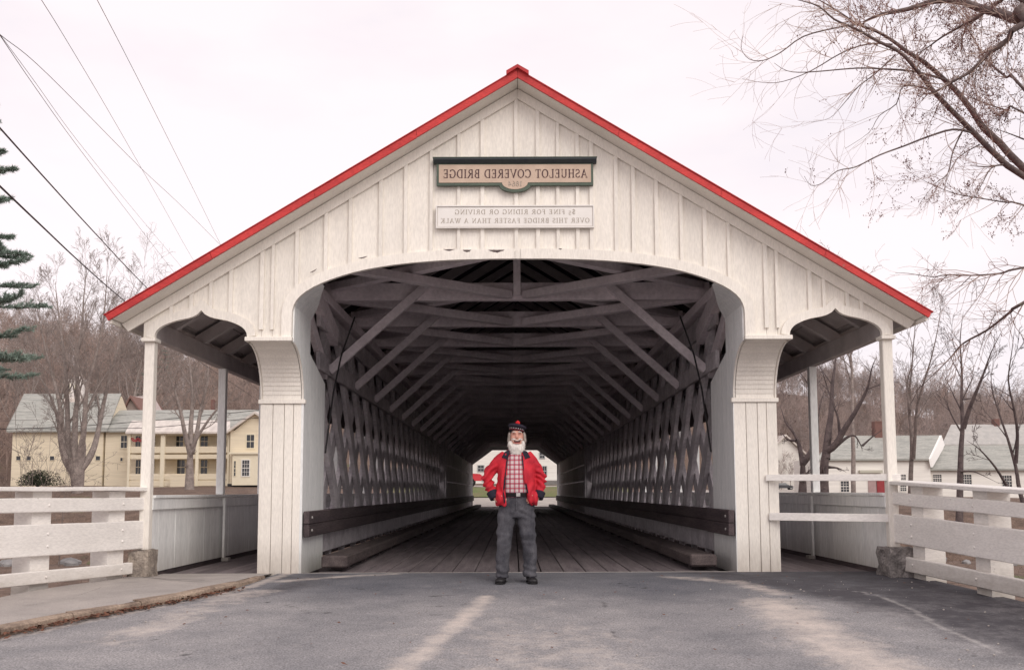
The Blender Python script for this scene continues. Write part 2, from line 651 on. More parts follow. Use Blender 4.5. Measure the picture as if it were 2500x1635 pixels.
KERB = [(-5.9, -8.0), (-5.2, -6.2), (-4.62, -5.0), (-4.25, -4.35), (-3.97, -3.6), (-3.62, -2.95), (-3.38, -2.45), (-3.2, -2.0), (-3.07, -1.5), (-3.0, -1.05), (-2.98, -0.75)]


def kerb_x(Y):
    k = sorted(KERB, key=lambda q: q[1])
    return np.interp(Y, [q[1] for q in k], [q[0] for q in k])


rx = np.linspace(-7.0, 6.4, 224)
ry = np.concatenate([np.linspace(-22, -9.5, 30), np.linspace(-9.4, -0.035, 158)])
X, Y = np.meshgrid(rx, ry)
X = np.maximum(X, kerb_x(Y) - .02)
re = np.interp(Y, [-22, -6, -3.0, -0.7, 0], [6.4, 5.6, 4.98, 4.62, 4.62])
X = np.minimum(X, re)
Z = groad(Y) + 0.012 * np.sin(X * 1.3 + 1) * np.cos(Y * .9) * sstep(0, 3, -Y)
fresh_edge = np.interp(Y, [-22, -5.6, -4.2, -3.0, -2.0, -1.2, 0], [3.9, 3.3, 3.2, 2.9, 2.45, 2.0, 1.7])
fresh = sstep(-0.25, .7, X - fresh_edge)
fresh = np.maximum(fresh, .75 * sstep(.5, 0, np.abs(X - kerb_x(Y) - .55)) * sstep(-3.2, -1.6, Y))
fresh = np.maximum(fresh, .7 * sstep(.28, 0, seg_d(X, Y, gl([(560, 1425), (700, 1408), (850, 1412)]))))
sand = .95 * sstep(.55, 0, seg_d(X, Y, gl([(1880, 1470), (1960, 1520), (2030, 1570), (2180, 1640)])))
sand = np.maximum(sand, .85 * sstep(.2, 0, seg_d(X, Y, gl([(1190, 1455), (1130, 1510), (1040, 1590), (960, 1640)]))))
sand = np.maximum(sand, .8 * sstep(.22, 0, seg_d(X, Y, gl([(690, 1418), (860, 1405), (960, 1400)]))))
sand = np.maximum(sand, .7 * sstep(.3, 0, seg_d(X, Y, gl([(1640, 1408), (1800, 1420), (1900, 1450)]))))
sand = np.maximum(sand, .42 * sstep(1.2, 0.2, np.abs(X - .2)) * sstep(-2.2, -5.0, Y))
sand = np.maximum(sand, .8 * sstep(.16, 0, np.abs(X - kerb_x(Y) - .10)))
sand = np.maximum(sand, .55 * sstep(.5, 0, seg_d(X, Y, gl([(300, 1560), (500, 1480), (620, 1445)]))))
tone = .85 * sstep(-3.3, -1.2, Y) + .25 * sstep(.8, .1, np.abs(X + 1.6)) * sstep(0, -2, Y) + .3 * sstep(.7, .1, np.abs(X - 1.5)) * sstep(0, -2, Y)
chalk = .85 * sstep(.07, 0, seg_d(X, Y, gl([(2088, 1442), (2150, 1455), (2230, 1490), (2300, 1535), (2440, 1590)])))
crack = .8 * sstep(.03, 0, seg_d(X, Y, gl([(1030, 1478), (1090, 1480), (1080, 1500), (1050, 1500)])))
crack = np.maximum(crack, .55 * sstep(.016, 0, seg_d(X, Y, gl([(1470, 1460), (1490, 1520), (1505, 1570), (1520, 1600)]))))
for _l in ([(640, 1470), (700, 1478), (760, 1500), (800, 1498)], [(1500, 1420), (1540, 1432), (1600, 1436)], [(380, 1560), (440, 1580), (470, 1615)], [(850, 1430), (900, 1441), (930, 1440)]):
    crack = np.maximum(crack, .85 * sstep(.022, 0, seg_d(X, Y, gl(_l)) + .008 * np.sin(X * 37) * np.cos(Y * 29)))
crack = np.maximum(crack, .8 * sstep(.05, 0, seg_d(X, Y, gl([(1050, 1455), (1100, 1452)]))))
V = np.stack([X.ravel(), Y.ravel(), Z.ravel()], 1)
nx, ny = X.shape[1], X.shape[0]
I = np.arange((ny - 1) * (nx - 1))
a = (I // (nx - 1)) * nx + I % (nx - 1)
F = np.stack([a, a + 1, a + nx + 1, a + nx], 1)
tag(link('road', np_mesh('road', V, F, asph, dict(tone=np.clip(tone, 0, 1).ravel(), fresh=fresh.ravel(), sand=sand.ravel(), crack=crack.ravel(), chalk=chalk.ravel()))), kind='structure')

# ---- sidewalk on the left with its granite kerb
swm = M('sidewalk_asphalt', (0.46, 0.415, 0.385), (0.35, 0.32, 0.30), scale=1.6, rough=.93, bump=.6, fine=120, grain=.32, bdist=.004)
ys_ = np.linspace(-8, -0.02, 90)
us = np.linspace(0, 1, 26)
U_, Y = np.meshgrid(us, ys_)
xin = kerb_x(Y) - .1
xout = np.interp(Y, [-8, -3, -.7, 0], [-6.6, -5.25, -4.62, -4.5])
X = xin + (xout - xin) * U_
Z = groad(Y) + np.interp(Y, [-8, -1.6, -.5, 0], [.066, .052, .010, .0]) + .008 * np.sin(X * 5 + Y * 2) * sstep(0, 1, -Y)
V = np.stack([X.ravel(), Y.ravel(), Z.ravel()], 1)
nx, ny = X.shape[1], X.shape[0]
I = np.arange((ny - 1) * (nx - 1))
a = (I // (nx - 1)) * nx + I % (nx - 1)
F = np.stack([a, a + nx, a + nx + 1, a + 1], 1)
sw = tag(link('sidewalk', np_mesh('sidewalk', V, F, swm)), kind='structure')
crack_m = M('crack_dirt_shadow', (0.05, 0.045, 0.042), rough=1, bump=0)  # flat crack strips: dirt and the crack's own shadow painted as one dark colour
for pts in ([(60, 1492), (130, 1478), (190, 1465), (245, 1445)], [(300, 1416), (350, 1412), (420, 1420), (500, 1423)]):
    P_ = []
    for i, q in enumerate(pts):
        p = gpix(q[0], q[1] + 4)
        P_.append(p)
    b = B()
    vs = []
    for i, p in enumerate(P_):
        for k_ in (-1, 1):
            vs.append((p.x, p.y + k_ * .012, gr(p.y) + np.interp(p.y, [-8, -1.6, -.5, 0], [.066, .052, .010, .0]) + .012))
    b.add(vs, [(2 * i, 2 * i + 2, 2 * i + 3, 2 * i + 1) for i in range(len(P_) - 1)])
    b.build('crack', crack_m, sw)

kerb = tag(link('kerb', None), kind='structure')
kp = [Vector((x, y, 0)) for x, y in KERB]
for i in range(len(kp) - 1):
    p, q = kp[i].copy(), kp[i + 1].copy()
    d = (q - p).normalized()
    p += d * .006
    q -= d * .006
    hgt = np.interp((p.y + q.y) / 2, [-8, -1.6, -.8, 0], [.07, .06, .02, .0])
    sd_ = Vector((-d.y, d.x, 0))
    b = B()
    vs = []
    for e in (p, q):
        z0 = gr(e.y)
        h_ = float(np.interp(e.y, [-8, -1.6, -.8, 0], [.075, .062, .022, .008]))
        for off, zz in ((-.01, -.1), (.0, h_ * .75), (.03, h_), (.13, h_), (.14, -.1)):
            vs.append(e + sd_ * off + Vector((0, 0, z0 + zz)))
    b.add(vs, [(0, 5, 6, 1), (1, 6, 7, 2), (2, 7, 8, 3), (3, 8, 9, 4), (0, 1, 2, 3, 4), (9, 8, 7, 6, 5)])
    b.jitter(.018, 5, i)
    b.build('kerb_stone', granite2, kerb)

# ---- fallen leaves in the gutter
leaf_m = M('dead_leaf', (0.20, 0.085, 0.05), (0.10, 0.05, 0.035), scale=30, rough=.9, bump=0)
b = B()
for i in range(1500):
    y = random.uniform(-6.5, -1.7)
    x = float(kerb_x(y)) + abs(random.gauss(0, .075)) + .01
    z = gr(y) + .012 + random.random() * .02
    an = random.random() * 6.28
    s_ = random.uniform(.010, .028)
    dx, dy = Vector((math.cos(an), math.sin(an), random.uniform(-.4, .4))) * s_, Vector((-math.sin(an), math.cos(an), random.uniform(-.4, .4))) * s_ * .6
    c = Vector((x, y, z))
    b.add([c - dx, c - dy, c + dx, c + dy], [(0, 1, 2, 3)])
for i in range(130):
    y = random.uniform(-6.0, -.4)
    x = random.uniform(-3.2, 4.5)
    if x < kerb_x(y) + .1:
        continue
    an = random.random() * 6.28
    s_ = random.uniform(.010, .022)
    dx, dy = Vector((math.cos(an), math.sin(an), random.uniform(-.3, .3))) * s_, Vector((-math.sin(an), math.cos(an), random.uniform(-.3, .3))) * s_ * .6
    c = Vector((x, y, gr(y) + .016))
    b.add([c - dx, c - dy, c + dx, c + dy], [(0, 1, 2, 3)])
tag(b.build('fallen_leaves', leaf_m), 'brown dead leaves gathered along the foot of the kerb', 'leaves', kind='stuff')

pebm = M('pebble', (0.5, 0.46, 0.42), (.3, .27, .25), scale=40, rough=.9, bump=0)
b = B()
for i in range(150):
    y = random.uniform(-5.6, -1.0)
    x = random.uniform(-3.4, 4.6) if random.random() < .35 else random.gauss(3.4, .9)
    if x < kerb_x(y) + .1 or x > 4.6:
        continue
    s_ = random.choice((.003, .003, .004, .005, .008))
    b.ball((x, y, gr(y) + s_ * .5 + .004), (s_ * 1.2, s_, s_ * .8), 5, 4)
tag(b.build('loose_gravel', pebm), 'scattered pale pebbles lying loose on the asphalt', 'gravel', kind='stuff')

# ---- far road, far lawn
fr = M('far_road_gravel', (0.42, 0.38, 0.34), (0.33, 0.3, 0.27), scale=1.5, rough=.95, bump=.2, fine=20)
lawn_m = M('lawn_grass', (0.13, 0.17, 0.055), (0.19, 0.16, 0.08), scale=.6, rough=.95, bump=.4, fine=12, grain=.3, bdist=.05)


def sheet(name, x0, x1, y0, y1, mat, dz, nxs=24, nys=24):
    xs_, ys_2 = np.linspace(x0, x1, nxs), np.linspace(y0, y1, nys)
    X, Y = np.meshgrid(xs_, ys_2)
    V = np.stack([X.ravel(), Y.ravel(), (terrain(X, Y) + dz).ravel()], 1)
    I = np.arange((nys - 1) * (nxs - 1))
    a = (I // (nxs - 1)) * nxs + I % (nxs - 1)
    return tag(link(name, np_mesh(name, V, np.stack([a, a + 1, a + nxs + 1, a + nxs], 1), mat, smooth=True)), kind='structure')


sheet('far_road', -7, 7, 51.9, 62, fr, .09, 30, 30)
sheet('lawn', -10, 9, 62.2, 70, lawn_m, .12, 50, 20)
sheet('far_street', -16, 14, 70.3, 78, fr, .12, 60, 20)
sheet('car_park', 30, 95, 112, 203, fr, .12, 60, 60)

# ------------------------------------------------------------------ the covered bridge
BL = 52.0            # length
bridge = thing('covered_bridge', 'white covered bridge with red roof edge and wide arched portal, lattice trusses inside', 'bridge')
SL = 0.611
YG = -0.70           # front of the gable boards


def top(x):
    return 5.95 - SL * abs(x)


ARCH = [(0, 3.815), (.3, 3.814), (.6, 3.808), (.85, 3.80), (1.05, 3.788), (1.3, 3.768), (1.5, 3.745), (1.68, 3.718), (1.85, 3.687), (2.0, 3.652), (2.14, 3.612),
        (2.27, 3.568), (2.38, 3.523), (2.48, 3.475), (2.57, 3.42), (2.635, 3.367), (2.685, 3.31), (2.715, 3.25), (2.73, 3.19), (2.735, 3.12), (2.735, 2.865)]
OGEE = [(3.27, 2.868), (3.275, 2.91), (3.295, 2.95), (3.33, 2.985), (3.38, 3.015), (3.44, 3.042), (3.52, 3.068), (3.60, 3.083), (3.67, 3.097), (3.73, 3.115), (3.785, 3.145),
        (3.83, 3.195), (3.875, 3.145), (3.93, 3.115), (3.99, 3.097), (4.06, 3.083), (4.14, 3.065), (4.215, 3.04), (4.28, 3.012), (4.33, 2.98), (4.365, 2.945),
        (4.382, 2.905), (4.385, 2.862)]


def interp_poly(P_, x):
    return float(np.interp(x, [p[0] for p in P_], [p[1] for p in P_]))


def bottom(x):
    x = abs(x)
    if x < 2.735:
        return interp_poly(ARCH[:-1], x)
    if x < 3.27:
        return 2.868
    if x < 4.385:
        return interp_poly(OGEE, x)
    return 2.862


gable = thing('portal_gable', None, None)
gable.parent = bridge
BAT = [-4.47, -4.194, -3.954, -3.721, -3.48, -3.105, -2.975, -2.686, -2.337, -2.042, -1.673, -1.368, -1.059, -.722, -.432, -.02, .245, .49, .73, .90, 1.2, 1.41,
       1.69, 1.99, 2.275, 2.56, 3.0, 3.135, 3.53, 3.70, 3.98, 4.15, 4.47]
edges = [-4.53] + BAT[1:-1] + [4.53]


def board_poly(x0, x1, lift=0.0, topoff=0.004):
    xs = {x0, x1, 0.0} | {s_ * p[0] for p in ARCH + OGEE for s_ in (-1, 1)} | {2.7351, 3.2699, 4.386, -2.7351, -3.2699, -4.386}
    xs = sorted(x for x in xs if x0 <= x <= x1)
    lo = [(x, bottom(x + (1e-4 if x == x0 else -1e-4 if x == x1 else 0)) + lift) for x in xs]
    hi = [(x, top(x) - topoff) for x in xs if x in (x0, x1, 0.0)]
    return lo + hi[::-1]


for x0, x1 in zip(edges[:-1], edges[1:]):
    # boards are laid as sub-parts of the gable, each with its own small play in depth
    j = random.uniform(0, .004)
    sub(gable, 'siding_board', B().prism(board_poly(x0 + .002, x1 - .002), YG + j, YG + .03 + j), white)
for x in BAT[1:-1]:
    wdt = .021 + random.uniform(-.003, .004)
    x0, x1 = x - wdt, x + wdt
    pl = [(x0, bottom(x0) + .09), (x1, bottom(x1) + .09), (x1, top(x1) - .10), (x0, top(x0) - .10)]
    if pl[2][1] - pl[1][1] > .05:
        sub(gable, 'batten', B().prism(pl, YG - .03, YG - .001), white)


def offset_line(P_, d):
    o = []
    for i in range(len(P_)):
        a_, b_ = Vector(P_[max(i - 1, 0)]), Vector(P_[min(i + 1, len(P_) - 1)])
        tt = (b_ - a_).normalized()
        o.append((P_[i][0] + tt.y * -d, P_[i][1] + tt.x * d))
    return o


archL = [(-x, z) for x, z in ARCH[::-1]]
full = archL[:-1] + [ARCH[0]] + ARCH[1:]
# two halves that meet at the crown
for half in (full[:len(full) // 2 + 1], full[len(full) // 2:]):
    hp = [(x + (.045 if abs(x) < 1e-6 and half is not None else 0) * 0, z) for x, z in half]
    up = [(x, max(z, bottom(x) + .0)) for x, z in offset_line(hp, .125)]
    if hp[0][0] < -1:
        hp[-1] = (-.04, 3.815)
        up[-1] = (-.04, 3.94)
    else:
        hp[0] = (.03, 3.815)
        up[0] = (.03, 3.94)
    sub(gable, 'arch_trim', B().strip(hp, up, YG - .034, YG - .0015), white)
sub(gable, 'centre_post', B().box(-.036, .026, YG - .028, YG - .001, 3.816, 3.96), white)
for s_ in (-1, 1):
    op = [(s_ * x, z) for x, z in OGEE]
    if s_ < 0:
        op = op[::-1]
    pk = 11
    # ogee outline offset upward, pointed at its peak
    up = offset_line(op, .105)
    up = [(x, z + (.035 if i == pk else 0)) for i, (x, z) in enumerate(up)]
    up = [(min(max(x, min(op[0][0], op[-1][0]) - .1), max(op[0][0], op[-1][0]) + .1), min(z, top(x) - .13)) for x, z in up]
    up = [(x, max(z, 2.863)) for x, z in up]
    sub(gable, 'ogee_trim', B().strip(op, up, YG - .032, YG - .0015), white)
    # rake board under the soffit
    pl = [(0, 5.945), (s_ * 4.78, 5.945 - SL * 4.78), (s_ * 4.70, 5.945 - SL * 4.70 - .135), (0, 5.82)]
    pl[0] = (s_ * .002, pl[0][1])
    pl[3] = (s_ * .002, pl[3][1])
    sub(gable, 'rake_board', B().prism(pl, YG - .04, YG - .0045), white)
# flaking paint and open joints along the trim
for px, py, wpx, hpx in ((1096, 609, 36, 5), (1140, 611, 26, 8), (1212, 611, 50, 9), (886, 628, 28, 4), (765, 661, 22, 4), (1368, 607, 10, 4)):
    p = at(px, py, YG - .036)
    m_ = at(px + wpx / 2, py, YG - .036).x - p.x
    h_ = hpx * .0034
    m_ *= .8
    n_ = 9
    ang = math.atan2(bottom(p.x + m_) - bottom(p.x - m_), 2 * m_) if abs(p.x) > .9 else 0
    up = [(p.x + m_ * (2 * i / n_ - 1), p.z + h_ * .25 * random.uniform(.6, 1) + math.tan(ang) * m_ * (2 * i / n_ - 1)) for i in range(n_ + 1)]
    lo = [(x, z - h_ * (1 - abs(2 * i / n_ - 1) ** 2) * random.uniform(.8, 1.2) - .001) for i, (x, z) in enumerate(up)]
    sub(gable, 'peeled_patch', B().strip(lo, up, YG - .0358, YG - .033), bare_wood)

# ---- roof
YF = -1.02
for s_ in (-1, 1):
    XE = 4.86
    p = [(s_ * .0015, 6.052), (s_ * XE, 6.052 - SL * XE), (s_ * (XE - .035), 6.052 - SL * (XE - .035) - .086), (s_ * .0015, 5.955)]
    nf = 4
    for i in range(nf):
        f0, f1 = i / nf, (i + 1) / nf
        dz = random.uniform(-.003, .003)
        q4 = [(p[0][0] + (p[1][0] - p[0][0]) * f, p[0][1] + (p[1][1] - p[0][1]) * f + dz) for f in (f0, f1 - .0006)]
        r4 = [(p[3][0] + (p[2][0] - p[3][0]) * f, p[3][1] + (p[2][1] - p[3][1]) * f + dz) for f in (f1 - .0006, f0)]
        jy = random.uniform(0, .004)
        sub(bridge, 'fascia_board', B().prism(q4 + r4, YF - .03 + jy, YF), red)
    # soffit
    p = [(s_ * .003, 5.985), (s_ * (XE - .09), 5.985 - SL * (XE - .09)), (s_ * (XE - .09), 5.953 - SL * (XE - .09)), (s_ * .003, 5.953)]
    sub(bridge, 'soffit', B().prism(p, YF + .001, YG - .0015), white)
    # roof skin
    p = [(s_ * .0015, 6.066), (s_ * (XE + .012), 6.066 - SL * (XE + .012)), (s_ * (XE + .012), 6.054 - SL * (XE + .012)), (s_ * .0015, 6.054)]
    sub(bridge, 'roof', B().prism(p, YF - .04, BL + 1.0), redroof)
    # roof boards underneath
    p = [(s_ * .0015, 6.05), (s_ * 3.14, 6.05 - SL * 3.14), (s_ * 3.14, 6.02 - SL * 3.14), (s_ * .0015, 6.02)]
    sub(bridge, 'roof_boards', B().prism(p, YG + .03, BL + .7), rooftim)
    for i in range(6):
        x0, x1 = 3.142 + i * .276, 3.142 + i * .276 + .262
        p = [(s_ * x0, 6.05 - SL * x0), (s_ * x1, 6.05 - SL * x1), (s_ * x1, 6.02 - SL * x1), (s_ * x0, 6.02 - SL * x0)]
        sub(bridge, 'walkway_roof_board', B().prism(p, YG + .03, BL + .7), walkroof)
cap = [(0, 6.106), (.135, 6.026), (.135, 5.978), (0, 6.066), (-.135, 5.978), (-.135, 6.026)]
sub(bridge, 'ridge_cap', B().prism(cap, YF - .07, BL + 1.0), redroof)

# rafters, wide enough to read from below through the walkways
for s_ in (-1, 1):
    me = B().bar((0, 0, -.12), (s_ * 4.72, 0, -SL * 4.72 - .12), .11, .15).mesh('rafter', walkroof)
    for i in range(44):
        o = link('rafter', me, bridge, (s_ * .003, .15 + i * 1.19, 6.0))
    me = B().box(-.05, .05, YG + .035, BL, 2.862, 3.09, .006).mesh('eave_plate', walkroof)
    link('eave_plate', me, bridge, (s_ * 4.455, 0, 0))
    b = B().prism([(s_ * 4.53, 3.20), (s_ * 4.80, 3.055), (s_ * 4.80, 3.04), (s_ * 4.53, 3.185)], YG + .04, BL)
    sub(bridge, 'eave_soffit', b, walkroof)
    sub(bridge, 'eave_fascia', B().box(s_ * 4.805 - .012, s_ * 4.805 + .012, YF + .01, BL + .8, 2.99, 3.095), white)

# ---- portal pillars with flared brackets
FL = [(-.05 - .645 * (1 - math.cos(a_)), 2.17 + .64 * math.sin(a_)) for a_ in [math.pi / 2 * i / 17 for i in range(18)]]
for s_ in (-1, 1):
    pil = thing('portal_pillar', None, None)
    pil.parent = bridge
    xa, xb = 2.72, 3.26
    X0, X1 = (xa, xb) if s_ > 0 else (-xb, -xa)
    # front boards
    cuts = [X0, X0 + .155, X0 + .30, X0 + .415, X1]
    for c0, c1 in zip(cuts[:-1], cuts[1:]):
        j = random.uniform(0, .004)
        sub(pil, 'front_board', B().box(c0 + .003, c1 - .003, -.05 + j, -.02, -.03, 2.115, .004), white)
    sub(pil, 'core', B().box(X0 + .032, X1 - .032, -.018, 1.28, -.03, 2.16), bare_wood)
    # inner reveal panel and outer side panel follow the flare
    rear = [(.30, 3.30), (.30, 2.80), (1.34, 2.52), (1.34, -.03)]
    poly = [(-.047, -.03), (-.047, 2.17)] + [(y + .006, z) for y, z in FL[1:]] + [(-.668, 2.87), (-.668, 3.30)] + rear
    xi = (xa - .004) if s_ > 0 else -(xa - .004)
    sub(pil, 'inner_panel', B().prism(poly, min(xi, xi + s_ * .03), max(xi, xi + s_ * .03), 'x'), white_low)
    poly = [(-.047, -.03), (-.047, 2.17)] + [(y + .006, z) for y, z in FL[1:]] + [(-.668, 2.81), (1.3, 2.81), (1.3, -.03)]
    xo = s_ * (xb + .004)
    sub(pil, 'outer_panel', B().prism(poly, min(xo, xo - s_ * .03), max(xo, xo - s_ * .03), 'x'), white)
    # curved clapboards
    for i in range(17):
        (y0, z0), (y1, z1) = FL[i], FL[i + 1]
        p0, p1 = Vector((y0, z0)), Vector((y1, z1))
        nrm = Vector((-(p1 - p0).y, (p1 - p0).x)).normalized()
        if nrm.x > 0:
            nrm = -nrm
        a0 = p0 + nrm * .012
        a1 = p1 + nrm * .003
        pl = [tuple(a0), tuple(a1), tuple(p1 - nrm * .012), tuple(p0 - nrm * .012)]
        sub(pil, 'clapboard', B().prism(pl, X0 + .03, X1 - .03, 'x'), white)
    # edge mouldings of the flare
    for e in (X0 - .003, X1 - .017):
        A_ = [(y - .014 * math.cos(k * math.pi / 34), z - .014 * math.sin(k * math.pi / 34)) for k, (y, z) in enumerate(FL)]
        C_ = [(y + .02, z + .0) for y, z in FL]
        b = B()
        n_ = len(FL)
        vs = [(e, *p) for p in A_] + [(e, *p) for p in C_] + [(e + .02, *p) for p in A_] + [(e + .02, *p) for p in C_]
        fs = []
        for i in range(n_ - 1):
            fs += [(i, i + 1, n_ + i + 1, n_ + i), (2 * n_ + i, 3 * n_ + i, 3 * n_ + i + 1, 2 * n_ + i + 1), (i, 2 * n_ + i, 2 * n_ + i + 1, i + 1)]
        b.add(vs, fs)
        sub(pil, 'edge_moulding', b, white)
    sub(pil, 'band', B().box(X0 - .028, X1 + .028, -.075, -.0, 2.118, 2.172, .005), white)
    sub(pil, 'capital_plate', B().box(X0 + (-.03 if s_ < 0 else .002), X1 + (.035 if s_ > 0 else -.002), YG - .07, .0, 2.812, 2.864, .006), white)
    # curved reveal under the shoulder of the arch
    pts = [p for p in ARCH if p[0] >= 2.3][:-1]
    b = B()
    vs = []
    for x, z in pts:
        dpt = .97 * float(sstep(2.3, 2.70, np.array(x))) + .03
        vs += [(s_ * (x + .002), YG + .028, z - .002), (s_ * (x + .002), YG + .028 + dpt, z - .002), (s_ * (x + .03), YG + .028 + dpt, z + .02), (s_ * (x + .03), YG + .028, z + .02)]
    for i in range(len(pts) - 1):
        for k in range(4):
            fs = (4 * i + k, 4 * i + (k + 1) % 4, 4 * i + 4 + (k + 1) % 4, 4 * i + 4 + k)
            b.f.append(fs)
    b.v = vs
    sub(pil, 'arch_reveal', b, white_low)

# ---- deck: lengthwise planks
W_ = 5.06
npl = 18
pw = W_ / npl
for i in range(npl):
    x = -W_ / 2 + pw * (i + .5)
    y = 0.02
    first = True
    while y < BL - .1:
        ln = random.uniform(5.2, 6.4) if not first else random.uniform(3.5, 6.0)
        first = False
        y1 = min(y + ln, BL)
        if BL - y1 < 1.5:
            y1 = BL
        dz = random.uniform(-.006, .004)
        g = random.uniform(.004, .009)
        sub(bridge, 'deck_plank', B().box(x - pw / 2 + g, x + pw / 2 - g, y + .003, y1 - .003, -.07 + dz, dz, .006), deck)
        y = y1
sub(bridge, 'deck_underlay', B().box(-3.3, 3.3, .03, BL, -.2, -.075), darkwood)
sub(bridge, 'threshold', B().box(-2.7, 2.7, -.035, .015, -.08, .004, .004), concrete)

for s_ in (-1, 1):
    # kerb timbers on blocks
    y = .12
    k = 0
    while y < BL - .5:
        y1 = min(y + 5.2, BL - .1)
        x0, x1 = (2.17, 2.50) if s_ > 0 else (-2.50, -2.17)
        sub(bridge, 'kerb_timber', B().box(x0, x1, y, y1 - .01, .055, .205, .02).jitter(.006, 3, k), curbwood)
        y = y1
        k += 1
    for i in range(34):
        yy = .5 + i * 1.5
        sub(bridge, 'kerb_block', B().box(s_ * 2.33 - .11, s_ * 2.33 + .11, yy, yy + .14, .003, .058), darkwood)
    # plank guard rail, two boards high
    y = -.045
    k = 0
    while y < BL - .5:
        y1 = min(y + (1.42 if k == 0 else 4.9), BL + .05)
        x0, x1 = (2.625, 2.70) if s_ > 0 else (-2.70, -2.625)
        if k:
            x0 += s_ * .02
            x1 += s_ * .02
        for (z0, z1) in ((.445, .602), (.606, .765)):
            o = sub(bridge, 'guard_rail_board', B().box(x0, x1, y + .004, y1 - .004, z0, z1, .008).jitter(.004, 3, k), darkwood)
            if k == 0:
                for yb in (y + .16,):
                    zb = (z0 + z1) / 2
                    xbb = x0 if s_ > 0 else x1
                    b = B().tube([(xbb + s_ * .004, yb, zb), (xbb - s_ * .014, yb, zb)], .017, 8)
                    sub(o, 'bolt', b, bolt_m)
        y = y1
        k += 1
    # lattice truss
    s2 = 1.2
    ang = math.atan2(1.26, 1.2)
    zlo, zhi = .12, 3.72
    run = (zhi - zlo) / math.tan(ang)
    for lay, dr in ((2.885, -1), (2.962, 1)):
        b = B().bar((0, 0, zlo), (0, dr * run, zhi), 0.07, .27, up=(0, -dr * math.sin(ang), math.cos(ang)), c=.005)
        me = b.mesh('lattice_plank', lattice_m)
        y = 1.55 if dr > 0 else 1.55 + run
        k = 0
        y0 = (1.55 - run) if dr > 0 else 1.55
        while True:
            ya = y0 + k * s2
            k += 1
            lo_, hi_ = min(ya, ya + dr * run), max(ya, ya + dr * run)
            if lo_ < 1.45:
                # cut plank at the portal
                if hi_ < 2.2:
                    continue
                tt = (1.45 - ya) / (dr * run)
                if dr > 0:
                    pa, pb = (0, 1.45, zlo + tt * (zhi - zlo)), (0, ya + run, zhi)
                else:
                    pa, pb = (0, ya, zlo), (0, 1.45, zlo + tt * (zhi - zlo))
                bb = B().bar(pa, pb, 0.07, .27, up=(0, -dr * math.sin(ang), math.cos(ang)), c=.005)
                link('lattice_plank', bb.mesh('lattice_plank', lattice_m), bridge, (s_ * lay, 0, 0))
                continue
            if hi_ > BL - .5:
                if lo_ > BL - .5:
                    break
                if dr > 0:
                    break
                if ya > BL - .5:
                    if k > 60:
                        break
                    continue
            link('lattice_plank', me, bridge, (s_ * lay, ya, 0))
            if k > 70:
                break
    # chords on both faces
    for zc, hh in ((.30, .29), (.64, .24), (2.86, .26), (3.50, .30)):
        for xx in (2.825, 3.03):
            if zc == .64 and xx < 2.9:
                continue
            y = 1.36
            while y < BL - .3:
                y1 = min(y + random.uniform(6.5, 8), BL - .2)
                mt = lattice_m
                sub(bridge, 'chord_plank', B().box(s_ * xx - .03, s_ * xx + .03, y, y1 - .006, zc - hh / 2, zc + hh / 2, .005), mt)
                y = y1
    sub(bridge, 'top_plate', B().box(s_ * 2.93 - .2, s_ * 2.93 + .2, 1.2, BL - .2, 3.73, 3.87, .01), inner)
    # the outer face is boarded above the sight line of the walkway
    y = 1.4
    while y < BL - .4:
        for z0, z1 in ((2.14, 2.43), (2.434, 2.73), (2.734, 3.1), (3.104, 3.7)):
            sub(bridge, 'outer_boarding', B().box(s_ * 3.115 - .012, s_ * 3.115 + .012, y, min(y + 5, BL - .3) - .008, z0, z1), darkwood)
        y += 5
    # heavy posts at the middle pier
    for yy in (25.4, 26.4):
        sub(bridge, 'pier_post', B().box(s_ * 2.80 - .09, s_ * 2.80 + .09, yy, yy + .3, .0, 3.7, .01), lattice_m)
    # boarding of the far quarter of the truss
    y = 27.6
    while y < BL - .4:
        for z0, z1 in ((.78, 1.40), (1.44, 2.06), (2.10, 2.72)):
            sub(bridge, 'truss_boarding', B().box(s_ * 2.80 - .012, s_ * 2.80 + .012, y, min(y + 4, BL - .3) - .01, z0, z1), lattice_m)
        y += 4

